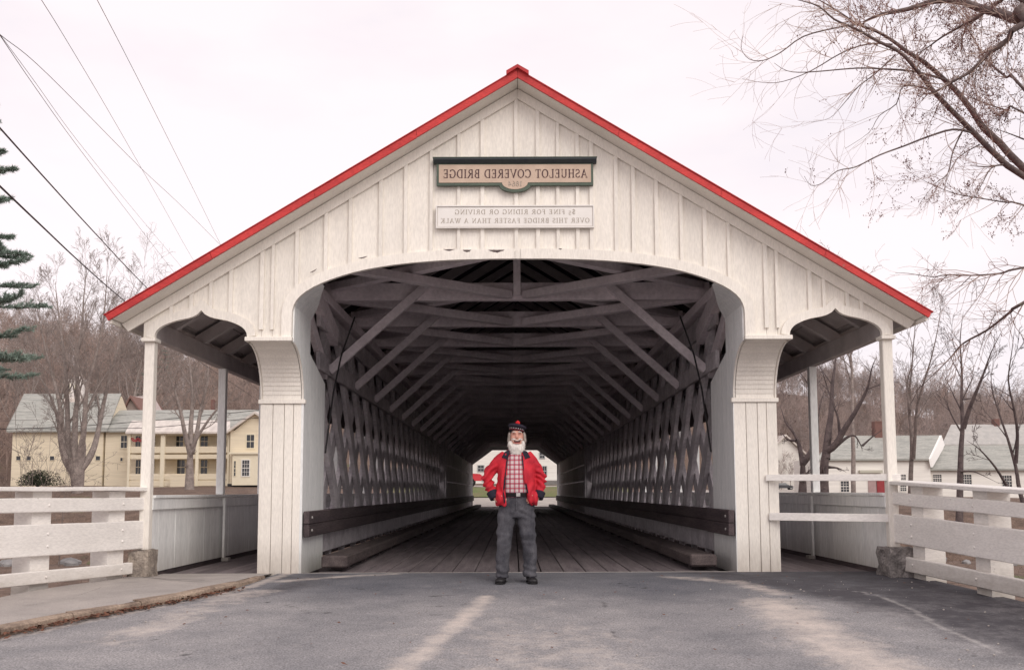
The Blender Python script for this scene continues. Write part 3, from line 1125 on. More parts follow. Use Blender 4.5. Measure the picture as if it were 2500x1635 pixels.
# ties, knee braces, lateral bracing
TY = [-.12] + [2.25 + 2.4 * i for i in range(21)]
tie = B().box(-2.9, 2.9, -.07, .07, 0, .265, .008).mesh('tie_beam', inner)
for y in TY[1:]:
    link('tie_beam', tie, bridge, (0, y, 3.875))
for s_ in (-1, 1):
    kb = B().bar((s_ * 2.80, -.118, 2.80), (s_ * 1.32, -.118, 4.13), .085, .125, up=(0, 0, 1), c=.006).mesh('knee_brace', inner)
    for y in TY[1:]:
        link('knee_brace', kb, bridge, (0, y, 0))
    d = TY[2] - TY[1]
    for hx, cname in ((0, 'a'), (1, 'b')):
        xa_, xb_ = (s_ * 2.75, s_ * .12) if hx == 0 else (s_ * .12, s_ * 2.75)
        z_ = 4.00 if hx == 0 else 4.02
        me = B().bar((xa_, .075, z_), (xb_, d - .075, z_), .15, .12 if hx else .13, c=.006).mesh('lateral_brace', inner)
        for i in range(1, len(TY) - 1):
            link('lateral_brace', me, bridge, (0, TY[i], (-.055 if hx == 0 else .055)))
        b = B().bar((xa_, TY[0] + .0, z_ + (-.055 if hx == 0 else .055)), (xb_, TY[1] - .075, z_ + (-.055 if hx == 0 else .055)), .15, .12, c=.006)
        sub(bridge, 'lateral_brace', b, inner)
    # rafter strut seen behind the shoulder of the arch
    sub(bridge, 'corner_brace', B().bar((s_ * 2.86, .55, 3.55), (s_ * 2.86, 2.1, 2.75), .08, .2, c=.006), inner)
    sub(bridge, 'corner_brace', B().bar((s_ * 2.80, .2, 3.95), (s_ * 2.80, 2.5, 3.35), .12, .26, c=.006), inner)
    # dark stay cable
    sub(bridge, 'stay_cable', B().tube([(s_ * 2.42, 2.05, 3.6), (s_ * 2.6, 1.95, 3.0), (s_ * 2.66, 1.7, 2.45), (s_ * 2.70, 1.35, 1.55)], .013, 6), iron)
sub(bridge, 'king_post', B().box(-.06, .05, TY[1] - .17, TY[1] - .072, 3.93, 5.8, .006), inner)

# far portal
fp = [(-2.95, 0), (-2.72, 0), (-2.72, 2.9), (-1.35, 3.72), (1.35, 3.72), (2.72, 2.9), (2.72, 0), (2.95, 0), (3.4, 0), (3.4, 3.95), (0, 5.9), (-3.4, 3.95), (-3.4, 0)]
for s_ in (-1, 1):
    pl = [(s_ * 2.72, 0), (s_ * 2.72, 2.75), (s_ * 1.45, 3.68), (0, 3.68), (0, 5.9), (s_ * 4.5, 3.15), (s_ * 4.5, 2.9), (s_ * 3.3, 2.9), (s_ * 3.3, 0)]
    sub(bridge, 'far_portal_wall', B().prism(pl, BL - .15, BL - .05), white_low)

# ---- walkways at both sides
for s_ in (-1, 1):
    for i in range(4):
        x0 = 3.30 + i * .272
        y = .0
        while y < 30:
            y1 = y + random.uniform(4.5, 6)
            xl, xh = (x0, x0 + .266) if s_ > 0 else (-x0 - .266, -x0)
            sub(bridge, 'walkway_plank', B().box(xl, xh, y + .004, y1, -.06, -.002 + random.uniform(-.005, 0), .004), deck)
            y = y1
    # parapet boards
    y = -.58
    while y < 12:
        wd = .30
        j = random.uniform(0, .006)
        xl = s_ * (4.42 + j)
        sub(bridge, 'parapet_board', B().box(min(xl, xl + s_ * .025), max(xl, xl + s_ * .025), y + .0015, y + wd - .0015, .05, .93), white_low)
        y += wd
    sub(bridge, 'parapet_panel', B().box(s_ * 4.435 - .0125, s_ * 4.435 + .0125, y, 40, .05, .93), white_low)
    sub(bridge, 'parapet_trim', B().box(s_ * 4.40 - .018, s_ * 4.40 + .018, -.60, 40, .80, .935, .004), white_low)
    sub(bridge, 'parapet_cap', B().box(s_ * 4.435 - .075, s_ * 4.435 + .075, -.59, 40, .937, .975, .006), white_low)
    # posts
    PYS = [2.25 + 2.4 * i for i in range(9)]
    sub(bridge, 'walkway_post', B().box(s_ * 4.455 - .06, s_ * 4.455 + .06, YG + .005, YG + .125, .33, 2.815, .008), white)
    sub(bridge, 'post_capital', B().box(s_ * 4.455 - .085, s_ * 4.455 + .085, YG - .05, YG + .16, 2.815, 2.860, .006), white)
    for y in PYS:
        sub(bridge, 'walkway_post', B().box(s_ * 4.435 - .055, s_ * 4.435 + .055, y, y + .11, .978, 2.86, .008), white_low)
        sub(bridge, 'post_strut', B().box(s_ * 4.365 - .016, s_ * 4.365 + .016, y + .02, y + .09, .0, .93), white_low)
        sub(bridge, 'post_foot', B().box(s_ * 4.33 - .05, s_ * 4.33 + .05, y - .02, y + .13, -.004, .05, .006), concrete)
    sub(bridge, 'parapet_gap_board', B().box(s_ * 4.46 - .02, s_ * 4.46 + .02, -.3, 40, -.2, .048), darkwood)
# boards nailed across the right walkway
for z0, z1, x0 in ((1.115, 1.195, 3.10), (.625, .72, 3.13)):
    o = sub(bridge, 'barrier_rail', B().bar((x0, -.072, (z0 + z1) / 2 + .01), (4.54, YG - .02, (z0 + z1) / 2), .03, z1 - z0, c=.004), white_r)

# ------------------------------------------------------------------ signs
GL = {}
T_, t_ = .135, .05


def arc(cx, cy, rx_, ry_, a0, a1, wmax=T_, wmin=t_):
    return ('a', cx, cy, rx_, ry_, a0, a1, wmax, wmin)


def ln_(x0, y0, x1, y1, w_=T_):
    return ('l', x0, y0, x1, y1, w_)


def sf(x, y, h=.11):
    return ('l', x - h, y, x + h, y, .045)


GL['I'] = (.36, [ln_(.18, 0, .18, 1), sf(.18, .02, .15), sf(.18, .98, .15)])
GL['A'] = (.86, [ln_(.12, 0, .43, 1, .06), ln_(.40, 1, .72, 0, .14), ln_(.24, .34, .60, .34, .05), sf(.12, .02), sf(.72, .02, .13)])
GL['S'] = (.62, [arc(.30, .745, .19, .225, 20, 250, .10), arc(.30, .265, .22, .235, -160, 80, .115), ln_(.20, .56, .42, .44, .12), ln_(.49, .78, .49, .98, .04), ln_(.09, .02, .09, .26, .04)])
GL['H'] = (.86, [ln_(.18, 0, .18, 1), ln_(.66, 0, .66, 1), ln_(.18, .52, .66, .52, .05)] + [sf(x, y, .14) for x in (.18, .66) for y in (.02, .98)])
GL['U'] = (.82, [ln_(.17, .3, .17, 1), ln_(.64, .3, .64, 1, .06), arc(.405, .3, .235, .28, 180, 360, .12, .07), sf(.17, .98, .14), sf(.64, .98, .12)])
GL['E'] = (.68, [ln_(.18, 0, .18, 1), ln_(.1, .02, .58, .02, .05), ln_(.1, .98, .56, .98, .05), ln_(.18, .52, .46, .52, .05), ln_(.56, .0, .58, .24, .04), ln_(.54, .80, .55, 1, .04), ln_(.45, .42, .45, .62, .04)])
GL['F'] = (.64, [ln_(.18, 0, .18, 1), ln_(.1, .98, .56, .98, .05), ln_(.18, .52, .46, .52, .05), ln_(.54, .80, .55, 1, .04), ln_(.45, .42, .45, .62, .04), sf(.18, .02, .14)])
GL['L'] = (.66, [ln_(.18, 0, .18, 1), ln_(.1, .02, .58, .02, .05), ln_(.56, .0, .58, .26, .04), sf(.18, .98, .14)])
GL['O'] = (.88, [arc(.43, .5, .34, .475, 0, 360, .14, .05)])
GL['T'] = (.72, [ln_(.35, 0, .35, 1), ln_(.04, .98, .66, .98, .05), ln_(.05, .76, .06, 1, .04), ln_(.64, .76, .65, 1, .04), sf(.35, .02, .15)])
GL['C'] = (.80, [arc(.44, .5, .34, .475, 40, 320, .14, .05), ln_(.70, .72, .70, .97, .04), ln_(.70, .05, .70, .24, .04)])
GL['G'] = (.86, [arc(.44, .5, .34, .475, 40, 325, .14, .05), ln_(.70, .74, .70, .97, .04), ln_(.70, .04, .70, .42, .11), sf(.70, .42, .13)])
GL['V'] = (.82, [ln_(.10, 1, .42, 0, .14), ln_(.40, 0, .72, 1, .06), sf(.10, .98, .13), sf(.72, .98)])
GL['W'] = (1.14, [ln_(.10, 1, .36, 0, .13), ln_(.35, 0, .58, 1, .06), ln_(.52, 1, .78, 0, .13), ln_(.76, 0, 1.02, 1, .06), sf(.10, .98, .12), sf(.55, .98, .1), sf(1.02, .98)])
GL['R'] = (.80, [ln_(.18, 0, .18, 1), arc(.36, .755, .21, .225, -90, 90, .12), ln_(.18, .98, .38, .98, .05), ln_(.18, .53, .38, .53, .05), ln_(.36, .53, .68, .0, .13), sf(.18, .02, .14), sf(.70, .02, .09)])
GL['D'] = (.86, [ln_(.18, 0, .18, 1), arc(.36, .5, .38, .48, -90, 90, .14), ln_(.08, .98, .38, .98, .05), ln_(.08, .02, .38, .02, .05)])
GL['B'] = (.74, [ln_(.18, 0, .18, 1), arc(.36, .76, .18, .22, -90, 90, .11), arc(.36, .28, .24, .26, -90, 90, .13), ln_(.08, .98, .38, .98, .05), ln_(.18, .53, .38, .53, .05), ln_(.08, .02, .38, .02, .05)])
GL['N'] = (.88, [ln_(.16, 0, .16, 1, .055), ln_(.12, 1, .68, 0, .14), ln_(.68, 0, .68, 1, .055), sf(.16, .02), sf(.10, .98, .08), sf(.68, .98)])
GL['K'] = (.82, [ln_(.18, 0, .18, 1), ln_(.20, .40, .62, 1, .055), ln_(.32, .56, .68, 0, .13), sf(.18, .02, .14), sf(.18, .98, .14), sf(.62, .98), sf(.70, .02, .1)])
GL['$'] = (.62, [('l',) + q[1:] if q[0] == 'l' else q for q in GL['S'][1]] + [ln_(.30, -.1, .30, 1.1, .045)])
GL['5'] = (.56, [arc(.25, .10, .19, .24, -150, 110, .10), ln_(.14, .62, .46, .62, .06), ln_(.14, .62, .11, .28, .05)])
GL['1'] = (.40, [ln_(.20, 0, .20, 1, .12), sf(.20, .02, .12), ln_(.06, .84, .20, .98, .05)])
GL['8'] = (.60, [arc(.29, .74, .17, .22, 0, 360, .08, .05), arc(.29, .27, .21, .26, 0, 360, .10, .05)])
GL['6'] = (.60, [arc(.29, .30, .21, .29, 0, 360, .10, .05), arc(.42, .45, .34, .55, 95, 185, .09, .05)])
GL['4'] = (.62, [ln_(.42, 0, .42, 1, .10), ln_(.42, 1, .05, .30, .05), ln_(.05, .30, .56, .30, .06)])
GL[' '] = (.38, [])


def glyph_quads(ch):
    adv, st = GL[ch]
    q = []
    for s_ in st:
        if s_[0] == 'l':
            _, x0, y0, x1, y1, w_ = s_
            d = Vector((x1 - x0, y1 - y0)).normalized()
            # strokes that lean keep flat ends
            if abs(d.y) > .3:
                hw = w_ / 2 / max(abs(d.y), .5)
                q.append([(x0 - hw, y0), (x0 + hw, y0), (x1 + hw, y1), (x1 - hw, y1)])
            else:
                n_ = Vector((-d.y, d.x)) * w_ / 2
                q.append([(x0 + n_.x, y0 + n_.y), (x0 - n_.x, y0 - n_.y), (x1 - n_.x, y1 - n_.y), (x1 + n_.x, y1 + n_.y)])
        else:
            _, cx_, cy_, ax, ay, a0, a1, wM, wm = s_
            n_ = max(6, int(abs(a1 - a0) / 15))
            prev = None
            for i in range(n_ + 1):
                an = R(a0 + (a1 - a0) * i / n_)
                w_ = wm + (wM - wm) * abs(math.cos(an)) ** 1.5
                i_ = (cx_ + (ax - w_ / 2) * math.cos(an), cy_ + (ay - w_ / 2) * math.sin(an))
                o_ = (cx_ + (ax + w_ / 2) * math.cos(an), cy_ + (ay + w_ / 2) * math.sin(an))
                if prev:
                    q.append([prev[0], prev[1], o_, i_])
                prev = (i_, o_)
    return adv, q


def mirror_text(parent, txt, x_start, z0, h, wid, y, mat, track=.06, dep=.004):
    """lettering that reads from right to left, as on the place's signs"""
    tot = sum(GL[c][0] + track for c in txt) - track
    sx = wid / tot
    x = 0
    for i, c in enumerate(txt):
        adv, qs = glyph_quads(c)
        if qs:
            b = B()
            for k, q in enumerate(qs):
                dd = dep + .0004 * (k % 7)
                b.prism([(x_start - (x + px) * sx, z0 + pz * h) for px, pz in q], y - dd, y)
            sub(parent, 'letter', b, mat)
        x += adv + track


YS = YG - .028
sg = thing('name_sign', 'long tan sign with rounded lobe and dark green frame, mirrored brown lettering, on gable', 'sign', (-.035, YS, 4.86))


def lobe_outline(x0, x1, z0, z1, cx_, rx_, rz_, n_=14):
    pts = [(x0, z1), (x0, z0)]
    for i in range(n_ + 1):
        a_ = math.pi + math.pi * i / n_
        pts.append((cx_ + rx_ * math.cos(a_), z0 + rz_ * math.sin(a_)))
    pts += [(x1, z0), (x1, z1)]
    return pts


SC = -.035
sub(sg, 'frame', B().prism(lobe_outline(SC - .955, SC + .955, 4.712, 5.0, SC, .19, .082), YS - .045, YS), sign_green)
sub(sg, 'panel', B().prism(lobe_outline(SC - .927, SC + .927, 4.747, 4.972, SC, .158, .084), YS - .049, YS - .046), sign_tan)
sub(sg, 'cornice', B().prism([(YS - .10, 5.042), (YS - .10, 5.022), (YS - .06, 4.986), (YS, 4.986), (YS, 5.042)], SC - .995, SC + .995, 'x'), sign_dark)
sub(sg, 'cornice_cap', B().box(SC - 1.0, SC + 1.0, YS - .105, YS, 5.043, 5.051), sign_green)
mirror_text(sg, 'ASHUELOT COVERED BRIDGE', SC + .885, 4.805, .105, 1.76, YS - .049, letter_dk)
mirror_text(sg, '1864', SC + .085, 4.70, .062, .17, YS - .049, letter_gr)
sg2 = thing('notice_sign', 'plain white notice board with two mirrored lines of faint lettering below the tan sign', 'sign', (SC, YS, 4.33))
sub(sg2, 'board', B().box(SC - .955, SC + .955, YS - .03, YS, 4.2, 4.455), sign_white)
for x0, x1, z0, z1 in ((SC - .962, SC + .962, 4.187, 4.202), (SC - .962, SC + .962, 4.453, 4.468), (SC - .962, SC - .948, 4.2025, 4.4525), (SC + .948, SC + .962, 4.2025, 4.4525)):
    sub(sg2, 'frame_strip', B().box(x0, x1, YS - .042, YS - .0005, z0, z1), sign_white)
for x0, x1, z0, z1 in ((SC - .945, SC + .945, 4.447, 4.45), (SC - .945, SC + .945, 4.206, 4.209), (SC - .945, SC - .942, 4.21, 4.446), (SC + .942, SC + .945, 4.21, 4.446)):
    sub(sg2, 'border_line', B().box(x0, x1, YS - .032, YS - .0302, z0, z1), letter_gr)
mirror_text(sg2, '$5 FINE FOR RIDING OR DRIVING', SC + .735, 4.357, .058, 1.47, YS - .0301, letter_gr, track=.12, dep=.002)
mirror_text(sg2, 'OVER THIS BRIDGE FASTER THAN A WALK', SC + .905, 4.25, .058, 1.81, YS - .0301, letter_gr, track=.12, dep=.002)

# ------------------------------------------------------------------ approach railings
for s_ in (-1, 1):
    if s_ < 0:
        A_, C_ = Vector((-4.50, -.62, 0)), Vector((-6.3, -5.2, 0))
        zs = lambda u: 0.0
        lab = 'white timber guard railing with flat cap beside the sidewalk on the left'
    else:
        A_, C_ = Vector((4.50, -.62, 0)), Vector((5.32, -6.2, 0))
        zs = lambda u: .05 - .045 * u
        lab = 'white timber guard railing with flat cap along dark asphalt on the right'
    d = (C_ - A_)
    ln = d.length
    d.normalize()
    nrm = Vector((d.y, -d.x, 0))
    if nrm.x * s_ > 0:
        nrm = -nrm          # towards the road
    U0, SP = (.42, 1.08) if s_ < 0 else (.48, 1.2)
    rl = thing('guard_railing', lab, 'railing', tuple(A_))

    def P3(u, n_, z):
        return A_ + d * u + nrm * n_ + Vector((0, 0, z + zs(u)))
    hz = ((.80, .95), (.345, .675), (.06, .195)) if s_ < 0 else ((.79, .935), (.34, .675), (.035, .20))
    u0 = -.0
    for k, (z0, z1) in enumerate(hz):
        us_ = (.12 if k == 2 else (.02 if k == 0 else -.02))
        cuts = [us_, 2.9, ln] if s_ < 0 else [us_, 3.3, ln]
        if k == 1:
            pass
        for ua, ub in zip(cuts[:-1], cuts[1:]):
            b = B().wbar(P3(ua + .002, .035, (z0 + z1) / 2), P3(ub - .002, .035, (z0 + z1) / 2), .065, z1 - z0, amp=.007, seed=k * 3.1 + ua + s_)
            o = sub(rl, 'rail', b, white_r)
            for up_ in [U0 + SP * i for i in range(5)]:
                if ua < up_ < ub:
                    for zz in ([(z0 + z1) / 2] if k != 1 else [z0 + .1, z1 - .1]):
                        sub(o, 'bolt', B().ball(tuple(P3(up_ - .03, .067, zz)), (.016, .016, .016), 8, 6), white_r)
    sub(rl, 'cap_rail', B().wbar(P3(-.04, -.08, 1.045), P3(ln, -.08, 1.045), .36, .045, n=20, amp=.007, c=.007, seed=9 + s_), white_r)
    for i in range(5):
        u = U0 + SP * i
        if u > ln - .3:
            break
        zb = -.1 + gr((A_ + d * u).y) - zs(u)
        b = B().bar(P3(u - .125, -.125, 0), P3(u + .125, -.125, 0), .25, 1, c=0)
        vs = []
        pu = [(-.125, -.25), (.125, -.25), (.125, 0), (-.125, 0)]
        zt = 1.02
        b = B()
        b.add([P3(u + a_, n_, zb) for a_, n_ in pu] + [P3(u + a_, n_, zt) for a_, n_ in pu],
              [(0, 1, 2, 3), (7, 6, 5, 4), (0, 4, 5, 1), (1, 5, 6, 2), (2, 6, 7, 3), (3, 7, 4, 0)])
        if s_ < 0:
            b.f = [f[::-1] for f in b.f]
        sub(rl, 'post', b, white_r)

# granite footings
for s_, lab in ((-1, 'squared tan granite block under the left front walkway post'), (1, 'lumpy grey granite block under the right front walkway post')):
    b = B()
    n_ = 7
    x0, x1, y0, y1, z0, z1 = (-4.58, -4.335, -.84, -.52, -.12, .325) if s_ < 0 else (4.31, 4.585, -.92, -.50, -.14, .325)
    # subdivided block, roughened
    gv = {}
    for face in range(6):
        for i in range(n_):
            for j in range(n_):
                q = []
                for di, dj in ((0, 0), (1, 0), (1, 1), (0, 1)):
                    uu, vv = (i + di) / n_, (j + dj) / n_
                    c = {0: (uu, vv, 0), 1: (uu, vv, 1), 2: (uu, 0, vv), 3: (uu, 1, vv), 4: (0, uu, vv), 5: (1, uu, vv)}[face]
                    if c not in gv:
                        gv[c] = len(b.v)
                        tz = 1 + (0.06 if s_ < 0 else .12) * (1 - c[2])
                        mx_, my_ = (x0 + x1) / 2, (y0 + y1) / 2
                        b.v.append((mx_ + (c[0] - .5) * (x1 - x0) * tz, my_ + (c[1] - .5) * (y1 - y0) * tz, z0 + c[2] * (z1 - z0)))
                    q.append(gv[c])
                b.f.append(tuple(q) if face in (1, 2, 5) else tuple(q[::-1]))
    b.jitter(.022 if s_ < 0 else .045, 7, 3 * s_)
    b.jitter(.012, 22, 5 * s_)
    tag(b.build('granite_block', granite if s_ < 0 else M('grey_granite', (0.33, .3, .285), (.17, .155, .15), scale=6, rough=.9, bump=.8, fine=45, grain=.4, bdist=.02)), lab, 'stone block')


def ss(a_, b_, x):
    t_ = min(1.0, max(0.0, (x - a_) / (b_ - a_)))
    return t_ * t_ * (3 - 2 * t_)


# ------------------------------------------------------------------ person
def remesh(b, vox, it=4, fac=.5):
    """one continuous surface from overlapping closed volumes"""
    me = bpy.data.meshes.new('tmp')
    me.from_pydata(b.v, [], b.f)
    o = bpy.data.objects.new('tmp', me)
    COL.objects.link(o)
    m = o.modifiers.new('r', 'REMESH')
    m.mode = 'VOXEL'
    m.voxel_size = vox
    if it:
        m2 = o.modifiers.new('s', 'SMOOTH')
        m2.factor = fac
        m2.iterations = it
    dg = bpy.context.evaluated_depsgraph_get()
    ev = o.evaluated_get(dg)
    r = bpy.data.meshes.new_from_object(ev)
    bpy.data.objects.remove(o)
    return r


def finish(me, name, mat, parent, disp=None):
    if disp:
        co = [v.co.copy() for v in me.vertices]
        no = [v.normal.copy() for v in me.vertices]
        flat = []
        for c_, n_ in zip(co, no):
            flat.extend(c_ + disp(c_, n_))
        me.vertices.foreach_set('co', flat)
    me.materials.clear()
    me.materials.append(mat)
    me.polygons.foreach_set('use_smooth', [True] * len(me.polygons))
    me.name = name
    me.update()
    return link(name, me, parent)


def ring(c, rx_, ry_, n_=24, pw_=1.0, tilt=0.0):
    r_ = []
    for j in range(n_):
        a_ = 2 * math.pi * j / n_
        ca, sa = math.cos(a_), math.sin(a_)
        if pw_ != 1.0:
            ca = math.copysign(abs(ca) ** pw_, ca)
            sa = math.copysign(abs(sa) ** pw_, sa)
        r_.append((c[0] + rx_ * ca, c[1] + ry_ * sa, c[2] + tilt * ry_ * sa))
    return r_


skin = M('skin', (0.62, 0.33, 0.25), (0.52, 0.25, 0.19), scale=18, rough=.5, bump=.1, fine=90, coord='O')
jacket_m = M('red_jacket_cloth', (0.60, 0.024, 0.04), (0.36, 0.013, 0.027), scale=9, rough=.75, bump=.25, fine=70, coord='O')
navy_m = M('navy_cloth', (0.022, 0.018, 0.032), (0.014, 0.012, 0.022), scale=20, rough=.85, bump=.3, fine=160, coord='O')
trous_m = M('charcoal_trouser_cloth', (0.115, 0.112, 0.125), (0.042, 0.042, 0.052), scale=9, stretch=(1, 1, .6), rough=.9, bump=.3, fine=110, coord='O', grain=.2)
belt_m = M('black_leather', (0.012, 0.011, 0.012), rough=.4, bump=.1, coord='O')
shoe_m = M('black_shoe_leather', (0.02, 0.018, 0.02), (0.012, 0.011, 0.012), scale=20, rough=.45, bump=.1, coord='O')
beard_m = M('white_beard_hair', (0.80, 0.76, 0.71), (0.62, 0.58, 0.54), scale=30, stretch=(3, 3, .6), rough=.9, bump=.5, fine=120, coord='O')
hair_m = M('grey_hair', (0.42, 0.37, 0.33), (0.26, 0.23, 0.2), scale=30, stretch=(3, 3, .6), rough=.9, bump=.5, fine=120, coord='O')
lip_m = M('lip', (0.5, 0.17, 0.15), rough=.5, bump=0)
mouth_m = M('mouth_dark', (0.06, 0.015, 0.015), rough=.6, bump=0)
pom_m = M('red_wool', (0.7, 0.03, 0.035), (0.45, 0.015, 0.02), scale=60, rough=1, bump=.6, fine=150, coord='O')
teeth_m = M('teeth', (0.75, 0.68, 0.58), rough=.3, bump=0)


def plaid():
    m = bpy.data.materials.new('plaid_cotton')
    m.use_nodes = True
    t = m.node_tree
    b = t.nodes['Principled BSDF']
    b.inputs['Roughness'].default_value = .85
    tc = t.nodes.new('ShaderNodeTexCoord')
    sp = t.nodes.new('ShaderNodeSeparateXYZ')
    t.links.new(tc.outputs['Object'], sp.inputs[0])
    outs = []
    for ax, per, off in (('X', .050, .52), ('Z', .052, .2)):
        ma = t.nodes.new('ShaderNodeMath')
        ma.operation = 'MULTIPLY_ADD'
        ma.inputs[1].default_value = 1 / per
        ma.inputs[2].default_value = off + 10
        t.links.new(sp.outputs[ax], ma.inputs[0])
        fr_ = t.nodes.new('ShaderNodeMath')
        fr_.operation = 'FRACT'
        t.links.new(ma.outputs[0], fr_.inputs[0])
        cr = t.nodes.new('ShaderNodeValToRGB')
        cr.color_ramp.interpolation = 'CONSTANT'
        e = cr.color_ramp.elements
        e[0].position = 0
        e[0].color = (.62, .22, .25, 1)
        e[1].position = .30
        e[1].color = (.30, .22, .34, 1)
        for p_, c_ in ((.37, (.80, .76, .74, 1)), (.62, (.68, .34, .36, 1)), (.68, (.80, .76, .74, 1)), (.94, (.3, .22, .34, 1))):
            el = e.new(p_)
            el.color = c_
        t.links.new(fr_.outputs[0], cr.inputs[0])
        outs.append(cr.outputs[0])
    mx = t.nodes.new('ShaderNodeMix')
    mx.data_type = 'RGBA'
    mx.blend_type = 'MULTIPLY'
    mx.inputs[0].default_value = 1
    t.links.new(outs[0], mx.inputs[6])
    t.links.new(outs[1], mx.inputs[7])
    t.links.new(mx.outputs[2], b.inputs['Base Color'])
    return m


plaid_m = plaid()
man = thing('person', 'laughing person in red jacket, plaid shirt, charcoal trousers and dark bonnet before the arch', 'person', (-.035, -1.25, gr(-1.25) + .002))
K = 1.015
man.scale = (K, K, K)


def limb(b, pts, rad, k=16, sy=1.0):
    # densify
    P_, R_ = [], []
    n_ = len(pts)
    for i in range(n_ - 1):
        for s_ in range(5):
            u = s_ / 5
            P_.append(Vector(pts[i]).lerp(Vector(pts[i + 1]), u))
            R_.append(rad[i] + (rad[i + 1] - rad[i]) * u)
    P_.append(Vector(pts[-1]))
    R_.append(rad[-1])
    # relax corners
    for _ in range(3):
        P_ = [P_[0]] + [(P_[i - 1] + P_[i] * 2 + P_[i + 1]) / 4 for i in range(1, len(P_) - 1)] + [P_[-1]]
    return b.tube(P_, R_, k)


ELL, ELR = (-.345, .035, 1.165), (.285, .035, 1.16)
HL, HR = (-.222, -.090, .918), (.228, -.082, .918)
SHL, SHR = (-.150, .01, 1.375), (.145, .01, 1.370)
# body: one continuous surface, head to feet
b = B()
b.loft([ring((.005, .0, z), rx_, ry_) for z, rx_, ry_ in ((.80, .14, .10), (.95, .16, .12), (1.1, .165, .13), (1.25, .15, .11), (1.36, .125, .085), (1.43, .075, .065), (1.47, .055, .06), (1.56, .052, .058))])
b.ball((.01, -.008, 1.60), (.073, .09, .112), 24, 16)
b.ball((.01, -.06, 1.545), (.055, .045, .05), 16, 12)
b.ball((.01, -.098, 1.608), (.015, .020, .022), 12, 8)
b.ball((.01, -.090, 1.632), (.010, .014, .028), 12, 8)
for s_ in (-1, 1):
    b.ball((.01 + s_ * .038, -.072, 1.602), (.025, .022, .02), 12, 8)
    b.ball((.01 + s_ * .076, .005, 1.605), (.012, .024, .034), 12, 8)
    b.ball((.01 + s_ * .03, -.082, 1.658), (.026, .012, .010), 12, 8)
for sh, el, hd in ((SHL, ELL, HL), (SHR, ELR, HR)):
    limb(b, [sh, el, hd], [.040, .034, .027])
for s_, hx in ((-1, -.155), (1, .15)):
    limb(b, [(s_ * .085, 0, .86), (s_ * .12, -.005, .5), (hx, .015, .08)], [.085, .058, .042])
# hands: palm, four fingers and a thumb, in the jacket pockets
for s_, h in ((-1, HL), (1, HR)):
    hx, hy, hz = h
    b.ball((hx - s_ * .028, hy - .012, hz - .004), (.048, .024, .036), 14, 10)
    for k_, (dz, ln) in enumerate(((.030, .058), (.011, .070), (-.009, .064), (-.028, .050))):
        limb(b, [(hx - s_ * .062, hy - .014, hz - .006 + dz), (hx - s_ * (.064 + ln * .5), hy - .030, hz - .010 + dz), (hx - s_ * (.06 + ln * .9), hy - .022, hz - .016 + dz)], [.0095, .009, .007], 8)
    limb(b, [(hx - s_ * .006, hy - .02, hz + .03), (hx - s_ * .034, hy - .046, hz + .042), (hx - s_ * .066, hy - .052, hz + .034)], [.012, .0105, .008], 8)
body = finish(remesh(b, .0055, 5), 'body', skin, man)
# face details that sit on the skin
for s_ in (-1, 1):
    cx_ = .01 + s_ * .032
    pts = [(cx_ - .019, -.0895, 1.636), (cx_ - .008, -.0965, 1.641), (cx_ + .008, -.0965, 1.641), (cx_ + .019, -.0895, 1.636)]
    B().tube(pts, [.0015, .003, .003, .0015], 6).build('closed_eyelid', M('eyelid_crease', (0.23, 0.10, 0.08), rough=.6, bump=0), body, True)
    pts = [(cx_ - .024, -.089, 1.656), (cx_, -.099, 1.665), (cx_ + .024, -.087, 1.656)]
    B().tube(pts, [.003, .0055, .003], 6).jitter(.002, 60).build('eyebrow', beard_m, man, True)
B().ball((.012, -.103, 1.557), (.036, .014, .017), 20, 10).build('mouth', mouth_m, body, True)
B().ball((.012, -.112, 1.567), (.026, .007, .005), 16, 8).build('teeth', teeth_m, body, True)
B().tube([(-.024, -.096, 1.548), (-.006, -.112, 1.539), (.012, -.116, 1.537), (.03, -.112, 1.539), (.048, -.096, 1.548)], [.003, .006, .007, .006, .003], 8).build('lower_lip', lip_m, body, True)
# beard: full, white
b = B()
b.ball((.006, -.050, 1.475), (.088, .072, .075), 24, 14)
b.ball((.006, -.062, 1.44), (.064, .056, .056), 20, 12)
for s_ in (-1, 1):
    b.ball((.006 + s_ * .064, -.045, 1.515), (.032, .045, .055), 16, 10)
    b.ball((.010 + s_ * .036, -.094, 1.584), (.028, .012, .008), 12, 8)
bd = remesh(b, .006, 3)
bv = finish(bd, 'beard', beard_m, man, lambda co, n: noise.noise_vector(Vector((co.x * 55, co.y * 55, co.z * 18))) * .007)
b = B()
rs = random.Random(3)
for i in range(520):
    v = bd.vertices[rs.randrange(len(bd.vertices))]
    if v.normal.y > .6:
        continue
    p = v.co
    d = (v.normal * .5 + Vector((rs.uniform(-.3, .3), rs.uniform(-.3, .1), -1))).normalized()
    b.tube([p, p + d * rs.uniform(.012, .026)], [.0016, .0004], 3, False)
tag(b.build('beard_strands', beard_m, bv), kind='stuff')
b = B()
for s_ in (-1, 1):
    b.ball((.01 + s_ * .080, .018, 1.615), (.020, .05, .055), 14, 10)
    b.ball((.01 + s_ * .084, .012, 1.575), (.022, .042, .04), 14, 10)
b.ball((.01, .05, 1.60), (.078, .055, .085), 20, 12)
hm = remesh(b, .006, 2)
hv = finish(hm, 'hair', hair_m, man, lambda co, n: noise.noise_vector(Vector((co.x * 60, co.y * 60, co.z * 22))) * .008)

# shirt
TOR = [(.84, .19, .135), (.93, .20, .150), (1.02, .195, .168), (1.10, .192, .172), (1.18, .190, .162), (1.26, .180, .145), (1.34, .168, .125), (1.40, .143, .108), (1.44, .105, .09), (1.475, .062, .068)]


